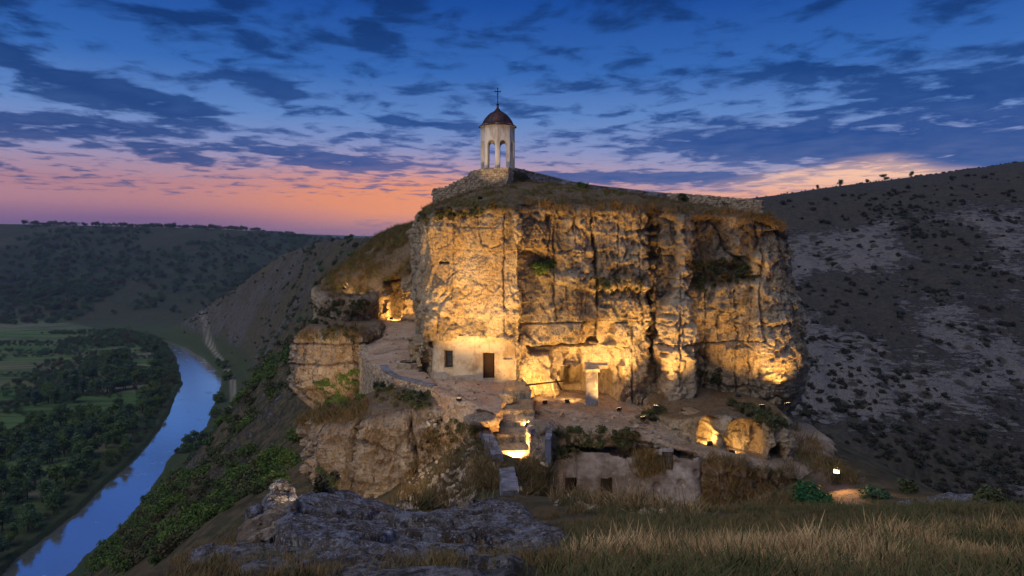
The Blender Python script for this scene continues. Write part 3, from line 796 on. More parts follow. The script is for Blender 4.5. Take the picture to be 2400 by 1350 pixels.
# left rock flank with the two small caves, behind the terrace
def lin_top(pts): return tps(pts)
flank_plan = [(-10, 92), (-18, 92), (-24, 86), (-22.5, 77), (-20.4, 73), (-17.5, 72), (-15.6, 73.5), (-12.6, 73.2), (-9.8, 72.6), (-8, 80)]
flank_top = tps([W(975, 548, 78), W(900, 590, 78), W(840, 625, 77), W(785, 665, 75), W(930, 640, 74), W(860, 690, 73), W(960, 640, 73), W(880, 560, 90), W(800, 640, 90), (-24, 84, -6), (-8, 84, 1.0)])
def paint_flank(P, Q, N, px, py, A, capm):
    side = 1 - sst(0.75, 0.95, capm)
    jit = 4 * fbm(P[..., 0] * 1.2, P[..., 2] * 1.2, o=3); a, b = px + jit, py + jit
    m = soft(poly_sdf(a, b, [(896, 658), (938, 654), (938, 692), (935, 750), (912, 750), (908, 700)]), 2.5); Q = hole(Q, m, 3.2); A['dark'] = np.maximum(A['dark'], m * 0.4)
    m = soft(poly_sdf(a, b, [(940, 690), (976, 686), (972, 745), (936, 742)]), 2.5); Q = hole(Q, m, 1.8)
    m = soft(poly_sdf(a, b, [(862, 702), (905, 700), (912, 748), (862, 752)]), 5); Q = hole(Q, m, 0.7)
    A['soil'] = np.maximum(A['soil'], sst(0.5, 0.9, capm)); return Q
block('cliff_flank', flank_plan, flank_top, -13.5, ROCK, step=0.11, zstep=0.11, rim=0.6, paint=paint_flank, soilcap=1.0, backstep=0.5, caprough=0.4)

# banded outcrop and leaning rock tower on the left edge
ledge_top = tps([W(725, 708, 69), W(790, 696, 68), W(855, 700, 70), (-20, 76, -5.2), (-15, 76, -5.0)])
block('cliff_ledge', [(-19.8, 70), (-17, 67.6), (-14.8, 68.2), (-14.2, 76), (-21, 77)], tps([W(725, 708, 69), W(790, 696, 68), W(855, 700, 70), (-20, 76, -5.2), (-15, 76, -5.0)]), -14, ROCKB, step=0.09, zstep=0.09, rim=0.4, soilcap=0.5, caprough=0.5)
def rel_tower(P, S):
    px, py = PXY(P)
    return rock_relief(P, S, 1.15, 4.0) + interp(py, [755, 790, 850, 905, 930, 955, 1000], [-0.5, 0.1, 0.45, 0.5, -0.3, -1.5, -1.6]) * sst(800, 760, px) + interp(py, [800, 850, 900, 950], [0, 0.1, 0.1, -0.6]) * sst(760, 800, px)
def paint_tower(P, Q, N, px, py, A, capm):
    for yy in (853, 806):
        m = np.exp(-((py - yy - 3 * vnoise(px * 0.03, py * 0 + yy)) / 2.4) ** 2) * (1 - capm); Q = hole(Q, m, 0.35); A['dark'] = np.maximum(A['dark'], m * 0.6)
    return Q
block('rock_tower', [(-19.6, 64), (-19.0, 61.6), (-17.2, 60.6), (-14.6, 60.6), (-13.1, 62.5), (-12.6, 70), (-17, 72), (-20.2, 69)], tps([W(700, 775, 62), W(750, 765, 62), W(830, 775, 62), (-19, 70, -7.6), (-13, 70, -8.2), W(780, 760, 66)]), -19, ROCKB,
      step=0.075, zstep=0.075, rim=0.5, relief=rel_tower, paint=paint_tower, soilcap=0.8)

# lower left cliffs
def paint_low(P, Q, N, px, py, A, capm):
    side = 1 - capm
    for pts, w, dp in (([(850, 985), (846, 1040), (836, 1100), (832, 1150)], 4, 0.9), ([(960, 980), (975, 1060), (965, 1130)], 3, 0.5), ([(845, 1025), (905, 1055), (960, 1065)], 2.2, 0.35), ([(760, 1010), (775, 1090)], 3, 0.4)):
        m = np.exp(-(line_d(px + 4 * vnoise(py * 0.05, px * 0), py, pts) / w) ** 2) * side; Q = hole(Q, m, dp); A['dark'] = np.maximum(A['dark'], m * 0.7)
    z = P[..., 2]; st = sst(0.0, 0.5, fbm(P[..., 0] * 1.8 + 5, z * 0.15, o=3)) * side
    A['dark'] = np.maximum(A['dark'], st * 0.5)
    A['soil'] = np.maximum(A['soil'], sst(0.2, 0.55, fbm(P[..., 0] * 0.5, z * 0.5 + 3, o=3)) * 0.35 * side); return Q
def rel_low(P, S):
    px, py = PXY(P)
    return rock_relief(P, S, 1.5, 11.0) + interp(py, [950, 1000, 1060, 1110, 1150, 1190], [-0.4, 0.1, 0.35, 0.1, -0.7, -1.0]) * sst(860, 700, px)
flank_low = lambda x, y: low_top(x, y) + 0.4
low_top = tps([W(690, 985, 46), W(760, 960, 46), W(830, 965, 45.5), W(860, 920, 46), W(930, 925, 45), W(1005, 935, 44), (-14, 53, -14.0), (-5, 50, -10.4), (-10, 53, -13.4), W(880, 930, 48)])
block('lower_cliff', [(-14.5, 47.5), (-13.0, 44.8), (-11.2, 43.6), (-9.6, 43.4), (-9.2, 42.6), (-7.4, 42.2), (-5.4, 42.6), (-4.9, 43.6), (-5.2, 48), (-9, 54), (-14, 54)],
      tps([W(690, 985, 46), W(760, 960, 46), W(830, 965, 45.5), W(860, 920, 46), W(930, 925, 45), W(1005, 935, 44), (-14, 53, -14.0), (-5, 50, -10.4), (-10, 53, -13.4), W(880, 930, 48)]), -19.5, ROCKB,
      step=0.055, zstep=0.055, rim=0.5, relief=rel_low, paint=paint_low, soilcap=0.9)

# terrace cut in the rock (cell level)
t1_top = tps([W(845, 785, 68), W(862, 835, 56.5), W(900, 872, 50), W(1010, 912, 44), W(1100, 945, 40.8), W(1168, 968, 38.6), W(1160, 900, 46), (-6, 60, -9.5), (-12, 74, -9.3), (-18, 74, -9.2), (2, 50, -10.2), (1.0, 42, -10.3)])
def paint_t1(P, Q, N, px, py, A, capm):
    for pts in ([(990, 790), (985, 850), (1020, 895), (1060, 920)], [(1050, 900), (1100, 940)], [(900, 800), (990, 805)], [(930, 850), (1005, 870)], [(880, 830), (960, 822)], [(1010, 905), (1160, 925)]):
        m = np.exp(-(line_d(px, py + 3 * vnoise(px * .05, py * .05), pts) / 2.0) ** 2) * capm; Q = hole(Q, m, 0.12, (0, 0, -1)); A['dark'] = np.maximum(A['dark'], m * 0.5)
    st = np.floor((P[..., 1] - 47) / 1.4 + 0.8 * vnoise(P[..., 0] * 0.8, P[..., 1] * 0.4)) * 0.028 * sst(-9.5, -7.5, P[..., 0] + (P[..., 1] - 47) * 0.22) * sst(47, 50, P[..., 1])
    Q = Q + (np.clip(st, 0, 1.4) * capm)[..., None] * np.array([0, 0, 1.0]); return Q
block('terrace', [(-17.2, 76), (-15.6, 70), (-14.0, 62), (-11.9, 56), (-9.5, 50), (-5.6, 44.4), (-2.7, 41), (-1.2, 38.8), (-0.75, 38.4), (-0.55, 40), (-0.5, 44), (1.5, 47.5), (3, 55), (-6, 70), (-10, 78)], t1_top, -17, FLOOR,
      step=0.08, zstep=0.10, rim=0.12, cap=70, paint=paint_t1, caprough=0.07, backstep=0.3, smooth=1, relief=lambda P, S: rock_relief(P, S, 0.9, 2.0))

# portal terrace and the rock with the rooms under it
t2_top = tps([W(1240, 975, 43), W(1300, 1002, 41.2), W(1450, 1012, 40.7), W(1560, 1036, 40.0), W(1640, 1062, 38.9), W(1750, 1082, 38.3), W(1860, 1098, 37.9), (3, 48, -11.1), (8, 48, -11.5), (12, 44, -12.4), (12, 48, -12.5), (16, 43, -12.9), (20, 48, -13.1), (21, 41, -13.1), (6, 54, -11.5), (20, 54, -13.2)])
def paint_t2(P, Q, N, px, py, A, capm):
    side = 1 - capm
    m = soft(poly_sdf(px, py, [(1285, 1050), (1640, 1060), (1640, 1230), (1285, 1230)]), 10) * side; Q = hole(Q, m, 0.7)
    m = soft(poly_sdf(px, py, [(1648, 1085), (1860, 1105), (1860, 1200), (1648, 1200)]), 10) * side; A['soil'] = np.maximum(A['soil'], m * (0.4 + 0.5 * fbm(px * 0.03, py * 0.03, o=3)))
    A['dark'] = np.maximum(A['dark'], sst(0.0, 0.5, fbm(P[..., 0] * 0.9, P[..., 2] * 0.9, o=3)) * side * 0.6)
    return Q
block('portal_terrace', [(1.3, 50), (1.6, 43.2), (2.3, 41.0), (5, 40.5), (8, 40.2), (9.6, 39.3), (11.2, 38.5), (14, 37.9), (16.2, 37.5), (17.6, 38.2), (19.4, 41), (22, 48), (20, 54), (8, 54)], t2_top, -17, ROCKB,
      step=0.06, zstep=0.06, rim=0.35, cap=60, paint=paint_t2, caprough=0.10, backstep=0.3, relief=lambda P, S: rock_relief(P, S, 1.0, 21.0))

# the rock with the three lamp-lit caves on the right
cave_top = tps([W(1560, 985, 42.5), W(1640, 972, 41), W(1700, 965, 40.8), W(1760, 980, 40.2), W(1820, 990, 40), W(1848, 1005, 40.3), (12, 47, -10.6), (18, 47, -11.1), W(1700, 945, 45)])
def paint_cave(P, Q, N, px, py, A, capm):
    side = 1 - sst(0.5, 0.9, capm); jit = 3.5 * fbm(P[..., 0] * 2, P[..., 2] * 2, o=3); a, b = px + jit, py + jit
    m = soft(poly_sdf(a, b, [(1638, 992), (1652, 977), (1672, 976), (1688, 990), (1692, 1012), (1703, 1028), (1702, 1058), (1645, 1052), (1637, 1025)]), 2.0) * side; Q = hole(Q, m, 2.6, (-0.25, 1, 0)); A['pale'] = np.maximum(A['pale'], m * .6)
    m = soft(poly_sdf(a, b, [(1712, 990), (1745, 984), (1790, 992), (1796, 1040), (1794, 1078), (1706, 1066), (1706, 1030)]), 2.5) * side; Q = hole(Q, m, 1.7); A['pale'] = np.maximum(A['pale'], m * .3)
    m = soft(poly_sdf(a, b, [(1804, 1050), (1815, 1042), (1832, 1044), (1842, 1060), (1840, 1080), (1806, 1076)]), 2.0) * side; Q = hole(Q, m, 1.6)
    A['soil'] = np.maximum(A['soil'], sst(0.6, 0.95, capm)); return Q
block('cave_rock', [(8.8, 48), (9.4, 42.8), (10.6, 41.0), (11.6, 40.3), (12.6, 39.9), (14.4, 39.4), (15.6, 39.2), (16.4, 39.6), (17.0, 41.4), (18.4, 47), (14, 50)], cave_top, -14.2, ROCK,
      step=0.05, zstep=0.05, rim=0.35, cap=30, paint=paint_cave, caprough=0.15, soilcap=0.5, relief=lambda P, S: rock_relief(P, S, 0.75, 31.0))

# rock piers on both sides of the lit passage, and its worn steps
def passage_relief(P, S): return rock_relief(P, S, 0.55, 41.0)
block('passage_rock', [(1.0, 43.8), (0.95, 40), (1.05, 37.2), (1.5, 35.9), (2.3, 35.7), (2.6, 37), (2.7, 41), (2.4, 44)], tps([W(1245, 972, 43.5), W(1270, 990, 36.5), W(1290, 994, 36), W(1300, 985, 42), (1, 38, -10.2), (2.6, 38, -10.3)]), -15, ROCKB,
      step=0.055, zstep=0.055, rim=0.3, cap=14, relief=passage_relief)
block('passage_steps', [(-0.75, 47), (-0.8, 36), (-0.5, 34.8), (1.1, 34.8), (1.3, 36), (1.35, 47)],
      lambda x, y: interp(y, [34, 36.9, 37.0, 38.4, 38.5, 39.9, 40.0, 41.6, 41.7, 44.3, 44.4, 47], [-12.0, -11.85, -11.5, -11.45, -11.05, -11.0, -10.75, -10.7, -10.45, -10.4, -9.9, -9.6]) + 0 * x,
      -15, ROCK, step=0.05, zstep=0.12, rim=0.1, cap=60, relief=lambda P, S: rock_relief(P, S, 0.25, 51.0), caprough=0.05)
# ------------------------------------------------------------------ floodlights
HOUS, g, b = material('black_lamp_housing'); b.inputs['Base Color'].default_value = (0.02, 0.02, 0.022, 1); b.inputs['Roughness'].default_value = 0.5
GLOW, g, b = material('lamp_glass'); b.inputs['Base Color'].default_value = (0.9, 0.7, 0.4, 1)
b.inputs['Emission Color'].default_value = (1.0, 0.72, 0.36, 1); b.inputs['Emission Strength'].default_value = 9.0
LAMPC = (1.0, 0.56, 0.18)
def floodlight(pos, target, power, label, cone=110, blend=0.7, size=0.10, fixture=True, color=LAMPC):
    pos = np.array(pos, float); d = np.array(target, float) - pos; rz = math.atan2(d[1], d[0])
    t = thing('floodlight', label, 'floodlight', tuple(pos))
    if fixture:
        pit = math.atan2(d[2], math.hypot(d[0], d[1]))
        h = MB().box((0, 0, 0), (0.12, 0.30, 0.22)); h.box((-0.09, 0, 0), (0.06, 0.2, 0.14)); ho = h.build('housing', HOUS, t); ho.rotation_euler = (0, -pit, rz)
        l = MB().box((0.064, 0, 0), (0.006, 0.26, 0.18)).build('lamp_glass', GLOW, t); l.rotation_euler = (0, -pit, rz)
        br = MB().box((0, 0.17, -0.10), (0.04, 0.012, 0.24)).box((0, -0.17, -0.10), (0.04, 0.012, 0.24)).box((0, 0, -0.22), (0.05, 0.36, 0.012)).build('bracket', HOUS, t); br.rotation_euler = (0, 0, rz)
    L = bpy.data.lights.new('lamp', 'SPOT'); L.energy = power; L.color = color; L.spot_size = math.radians(cone); L.spot_blend = blend; L.shadow_soft_size = size
    o = bpy.data.objects.new('lamp', L); COL.objects.link(o); o.parent = t
    from mathutils import Vector
    v = Vector(d).normalized(); o.location = v * 0.14; o.rotation_euler = v.to_track_quat('-Z', 'Y').to_euler()
    return t
floodlight((0.25, 36.3, -11.75), (0.2, 43, -8.6), 1500, 'small black floodlight glowing at the foot of the lit rock steps', cone=125)
floodlight((-3.2, 41.3, -9.7), (-3.1, 47.0, 4.5), 11000, 'black floodlight on the terrace edge aimed up at the bare left face', cone=108, blend=1.0)
floodlight((-0.4, 43.9, -9.9), (0.7, 46.5, -6), 600, 'black floodlight at the corner between cell wall and portal', cone=130)
floodlight((2.2, 45.6, -10.9), (2.0, 48, -8.2), 1500, 'black floodlight on the floor left of the carved portal', cone=140)
floodlight((3.75, 46.3, -11.0), (4.6, 49, -9.2), 420, 'black floodlight inside the carved portal behind the pier', cone=150)
floodlight((7.1, 45.2, -11.25), (5.5, 47.6, -6.0), 3800, 'black floodlight on the floor right of the carved portal', cone=110)
floodlight((9.2, 43.6, -10.7), (11.3, 46.4, -2.0), 3000, 'black floodlight at the foot of the tall rock pier', cone=95)
floodlight((11.75, 40.55, -12.15), (11.7, 43, -11.3), 300, 'black floodlight on the floor of the glowing cave', cone=150)
floodlight((17.9, 44.3, -10.7), (17.4, 46.8, -5), 1500, 'black floodlight above the caves at the foot of the right buttress', cone=90)
floodlight((14.8, 44.6, -10.2), (16.2, 47.5, -6), 800, 'black floodlight on the cave roof below the right wall', cone=90)
floodlight((-12.9, 72.9, -8.5), (-12.4, 75.5, -7.2), 700, 'black floodlight inside the small gold cave left of the terrace', cone=160)
lx_, ly_, lz_ = W(1960, 1104, 34.0)
floodlight((lx_, ly_, lz_), (14.5, 29.0, -10.6), 420, 'bare bright floodlight on a short post beside the path', cone=160)
floodlight((-8.0, 28.5, float(terrain(-8.0, 28.5)) + 0.5), (-11.5, 47.5, -10.5), 4200, 'unseen fill floodlight added in the grass below the lichen rocks facing the left cliffs', cone=90, color=(1.0, 0.76, 0.54))  # added fill lamp, unseen behind the near rocks, brightening the lower cliffs
floodlight((-2.4, 51.5, 3.1), (-1.25, 60, 8.2), 1500, 'small floodlight in the grass of the rock top aimed at the bell tower', cone=36, color=(1.0, 0.70, 0.42))
floodlight((5.2, 30.5, float(terrain(5.2, 30.5)) + 0.3), (7.6, 39.4, -13.0), 900, 'unseen fill floodlight added on the meadow brow facing the rock rooms', cone=100, color=(1.0, 0.72, 0.48))  # added fill lamp kept out of view to lift the plastered front
floodlight((0.95, 39.6, -10.8), (0.3, 43.5, -9.2), 1100, 'hidden black fill floodlight added part way up the lit rock steps, against the right rock', cone=130)  # second lamp added out of sight so the upper risers brighten
floodlight((-12.6, 50.5, float(flank_low(-12.6, 50.5))), (-18.6, 60.5, -11.0), 4600, 'hidden black fill floodlight added in the dry grass on top of the lower left cliff', cone=66, color=(1.0, 0.72, 0.46))  # lamp added and concealed on the cliff top to warm the rock tower
floodlight((8.3, 43.2, -11.3), (6.3, 47.8, 0.5), 800, 'added black fill floodlight near the front edge of the portal terrace aimed at the upper wall', cone=78)  # wash light added for the upper wall, no source known there
floodlight((15.9, 43.4, -10.6), (14.6, 48, -0.5), 900, 'added fill floodlight on the cave roof beside the right buttress aimed at the upper wall', cone=75)  # another added wash light, brightening the wall above the caves
ax_, ay_, az2_ = W(1716, 1066, 39.9)
floodlight((ax_, ay_, az2_ + 0.15), (14.6, 42.0, -11.7), 130, 'small floodlight inside the wide alcove right of the glowing cave', cone=150)
floodlight((-17.3, 70.3, float(ledge_top(-17.3, 70.3)) + 0.9), (-15.8, 77, -1.5), 800, 'added black fill floodlight on the banded outcrop facing the left flank', cone=130, color=(1.0, 0.66, 0.36))  # lamp added to lift the dark grass of the flank
# ------------------------------------------------------------------ plaster, masonry, metal
PLAST, g, b = material('lime_plaster')
p = g.pos(); x, y, z = g.sep(p)
c = g.mix(g.noise(p, 1.1, 6, 0.65).ss(0.40, 0.62), lin((208, 190, 156)), lin((176, 152, 118)))
c = g.mix(g.noise(g.comb(x * 3, y * 3, z * 0.4), 1.0, 5, 0.7).ss(0.54, 0.7) * 0.4, c, lin((108, 92, 74)))
c = g.mix(g.noise(p, 4.0, 6, 0.7).ss(0.58, 0.68) * 0.55, c, lin((120, 100, 80)))
g.put(b.inputs['Base Color'], c); g.put(b.inputs['Normal'], g.bump(g.noise(p, 2.5, 7, 0.7), 0.7, 0.12))
PLASTG, g, b = material('grey_plaster')
p = g.pos(); x, y, z = g.sep(p)
c = g.mix(g.noise(p, 0.9, 7, 0.65).ss(0.40, 0.60), lin((150, 146, 144)), lin((112, 104, 98)))
c = g.mix(g.noise(g.comb(x * 1.3, y * 1.3, z * 0.35), 1.0, 5, 0.7, 0.6).ss(0.52, 0.66) * 0.6, c, lin((80, 72, 66)))
c = g.mix(g.noise(p, 2.6, 6, 0.7).ss(0.58, 0.64) * 0.6, c, lin((176, 160, 138)))
g.put(b.inputs['Base Color'], c); g.put(b.inputs['Normal'], g.bump(g.noise(p, 2.2, 7, 0.72), 0.8, 0.15))
WHITE, g, b = material('whitewash')
p = g.pos(); x, y, z = g.sep(p)
c = g.mix(g.noise(g.comb(x * 2, y * 2, z * 0.5), 1.3, 5, 0.6).ss(0.4, 0.7), lin((228, 218, 200)), lin((190, 176, 152)))
g.put(b.inputs['Base Color'], c); g.put(b.inputs['Normal'], g.bump(g.noise(p, 6.0, 5, 0.6), 0.25, 0.03))
COPPER, g, b = material('rusty_sheet_roof')
p = g.pos()
c = g.mix(g.noise(p, 2.6, 5, 0.6).ss(0.4, 0.62), lin((58, 50, 52)), lin((96, 58, 48)))
g.put(b.inputs['Base Color'], c); b.inputs['Metallic'].default_value = 0.35; b.inputs['Roughness'].default_value = 0.5
IRON, g, b = material('dark_iron'); b.inputs['Base Color'].default_value = (0.03, 0.028, 0.028, 1); b.inputs['Metallic'].default_value = 0.6; b.inputs['Roughness'].default_value = 0.5
DARK, g, b = material('painted_shade'); b.inputs['Base Color'].default_value = (0.05, 0.042, 0.034, 1)  # near-black colour standing in for the shade of unlit depths
WOOD, g, b = material('old_wood')
p = g.pos(); x, y, z = g.sep(p)
g.put(b.inputs['Base Color'], g.mix(g.noise(g.comb(x * 14, y * 14, z * 1.5), 1.0, 4, 0.6), lin((54, 40, 28)), lin((86, 66, 44))))
STONE, g, b = material('rubble_stone')
p = g.pos()
cc = V(g.nt, g.node('ShaderNodeTexVoronoi').outputs['Color']); vn = g.nt.nodes[-1] if False else None
c = g.mix(g.noise(p, 3.4, 3, 0.6).ss(0.35, 0.65), lin((196, 176, 142)), lin((146, 126, 100)))
c = g.mix(g.noise(p, 11.0, 4, 0.7).ss(0.5, 0.7) * 0.6, c, lin((104, 92, 78)))
g.put(b.inputs['Base Color'], c); g.put(b.inputs['Normal'], g.bump(g.noise(p, 14.0, 4, 0.7), 0.5, 0.04))
MORTAR, g, b = material('mortar_core'); b.inputs['Base Color'].default_value = (0.17, 0.14, 0.11, 1)
SLAB, g, b = material('grey_stone_slab')
p = g.pos()
c = g.mix(g.noise(p, 1.4, 7, 0.7).ss(0.4, 0.62), lin((132, 132, 138)), lin((98, 92, 88)))
c = g.mix(g.noise(p, 7.0, 6, 0.75).ss(0.56, 0.66) * 0.7, c, lin((176, 174, 172)))
g.put(b.inputs['Base Color'], c); g.put(b.inputs['Normal'], g.bump(g.noise(p, 3.5, 8, 0.72), 0.8, 0.10))

# ------------------------------------------------------------------ bell tower
TWY = 60.5
tx, ty, tz = W(1166.5, 395, TWY)
UN = TWY / F          # metres per photograph pixel there
tower = thing('bell_tower', 'slim whitewashed open bell tower with a brown dome and cross standing on the rock', 'bell tower', (tx, ty, tz))
R = 40.0 * UN; PH = -PI / 2      # an edge of the octagon faces the camera
Ri = R - 0.33
H = 97 * UN; aw = 0.36; asp = 53 * UN; arch_r = aw
def oct_face(k):
    a0, a1 = PH + k * PI / 4, PH + (k + 1) * PI / 4
    return a0, a1
def pt(r, a, z): return (r * math.cos(a), r * math.sin(a), z)
for k in range(8):
    a0, a1 = oct_face(k); am = (a0 + a1) / 2
    n = np.array([math.cos(am), math.sin(am), 0]); t = np.array([-math.sin(am), math.cos(am), 0])
    ao = R * math.cos(PI / 8); ai = Ri * math.cos(PI / 8); wo = R * math.sin(PI / 8); wi = Ri * math.sin(PI / 8)
    # face panel with an arched opening: outline columns from left edge, arch, right edge
    ths = np.linspace(PI, 0, 13)
    bo = [(-wo, 0, -wi), ]  # outer u, z, inner u
    m = MB()
    def q(u, z, d, sc=1.0): return n * d + t * u + np.array([0, 0, z])
    us = [-aw] + [aw * math.cos(th) for th in ths[1:-1]] + [aw]
    zs = [asp] + [asp + arch_r * math.sin(th) for th in ths[1:-1]] + [asp]
    # upper wall above the arch line
    vo, vi = [], []
    topo = [q(u, H, ao) for u in us]; topi = [q(u, H, ai) for u in us]; lo = [q(u, z, ao) for u, z in zip(us, zs)]; li = [q(u, z, ai) for u, z in zip(us, zs)]
    N_ = len(us); vs = topo + lo + topi + li; f = []
    for i in range(N_ - 1):
        f += [(i, N_ + i, N_ + i + 1, i + 1), (2 * N_ + i + 1, 3 * N_ + i + 1, 3 * N_ + i, 2 * N_ + i), (N_ + i, 3 * N_ + i, 3 * N_ + i + 1, N_ + i + 1)]
    m.add(vs, f)
    for sgn in (-1, 1):
        vs = [q(sgn * aw, asp, ao), q(sgn * wo, asp, ao), q(sgn * wo, H, ao), q(sgn * aw, H, ao), q(sgn * aw, asp, ai), q(sgn * wi, asp, ai), q(sgn * wi, H, ai), q(sgn * aw, H, ai)]
        fs = [(0, 1, 2, 3), (7, 6, 5, 4), (0, 4, 5, 1)]
        if sgn < 0: fs = [tuple(reversed(a_)) for a_ in fs]
        m.add(vs, fs)
    m.build('upper_wall', WHITE, tower)
for k in range(8):      # piers at the corners
    a = PH + k * PI / 4; m = MB(); prof = []
    for (dk, s1) in ((-1, 1), (1, -1)):
        pass
    am0 = a - PI / 8; am1 = a + PI / 8
    def fp(am, u, rr):
        return (rr * math.cos(PI / 8) * math.cos(am) - u * math.sin(am), rr * math.cos(PI / 8) * math.sin(am) + u * math.cos(am))
    outl = [fp(am0, aw, R), (R * math.cos(a), R * math.sin(a)), fp(am1, -aw, R), fp(am1, -aw, Ri), (Ri * math.cos(a), Ri * math.sin(a)), fp(am0, aw, Ri)]
    vs = [(x_, y_, -0.15) for x_, y_ in outl] + [(x_, y_, asp - 0.001) for x_, y_ in outl]
    f = [(i, (i + 1) % 6, 6 + (i + 1) % 6, 6 + i) for i in range(6)]
    m.add(vs, f); m.build('pier', WHITE, tower)
MB().lathe([(0.0, -0.06), (R + 0.1, -0.06), (R + 0.1, -0.5), (0, -0.5)], 8, ph=PH).build('plinth', PLAST, tower)
MB().lathe([(Ri - 0.1, H - 0.05), (R + 0.02, H + 0.004), (R + 0.10, H + 0.06), (R + 0.10, H + 0.12), (0, H + 0.2)], 8, ph=PH).build('cornice', WHITE, tower)
e = 44.5 * UN
MB().lathe([(R + 0.08, H + 0.062), (e, H - 1 * UN), (e + 0.015, H + 0.4 * UN), (37 * UN, H + 5.8 * UN), (36 * UN, H + 6.4 * UN)], 16, ph=PH).build('eave', COPPER, tower)
dz0 = H + 6.0 * UN
dprof = [(36.2, 0), (34.8, 4), (32, 9.5), (28.2, 15), (23.5, 20.5), (18, 25), (12.5, 28.2), (8.5, 30.5), (5.6, 33.2), (3.8, 36.5), (2.7, 40), (2.2, 43)]
dome = MB().lathe([(r * UN, dz0 + z * UN) for r, z in dprof], 32, ph=PH).build('dome', COPPER, tower, smooth=True)
for k in range(16):
    a = PH + k * PI / 8 + 0.001
    MB().tube([((r * UN + 0.012) * math.cos(a), (r * UN + 0.012) * math.sin(a), dz0 + z * UN) for r, z in dprof[:-2]], 0.022, 5).build('roof_seam', COPPER, dome)
fz = dz0 + 43 * UN
fin = MB().lathe([(2.2 * UN, fz), (1.4 * UN, fz + 0.5 * UN), (2.6 * UN, fz + 1.6 * UN), (3.6 * UN, fz + 3.4 * UN), (2.6 * UN, fz + 5.4 * UN), (1.2 * UN, fz + 6.4 * UN), (1.0 * UN, fz + 8 * UN)], 14).build('finial', IRON, tower, smooth=True)
cz = fz + 6 * UN; CT = 37 * UN
m = MB().box((0, 0, cz + CT / 2), (1.9 * UN, 1.9 * UN, CT)).box((0, 0, cz + CT - 8.5 * UN), (13.4 * UN, 1.8 * UN, 1.9 * UN))
for (a_, c_) in ((-6.4, CT - 8.5 * UN), (6.4, CT - 8.5 * UN)): m.box((a_ * UN, 0, cz + c_), (1.3 * UN, 1.6 * UN, 4.2 * UN))
m.box((0, 0, cz + CT - 0.6 * UN), (4.2 * UN, 1.6 * UN, 1.3 * UN)); m.box((0, 0, cz + CT - 14 * UN), (4.6 * UN, 1.4 * UN, 1.2 * UN), tilt=(0.3, 0))
m.build('cross', IRON, tower)

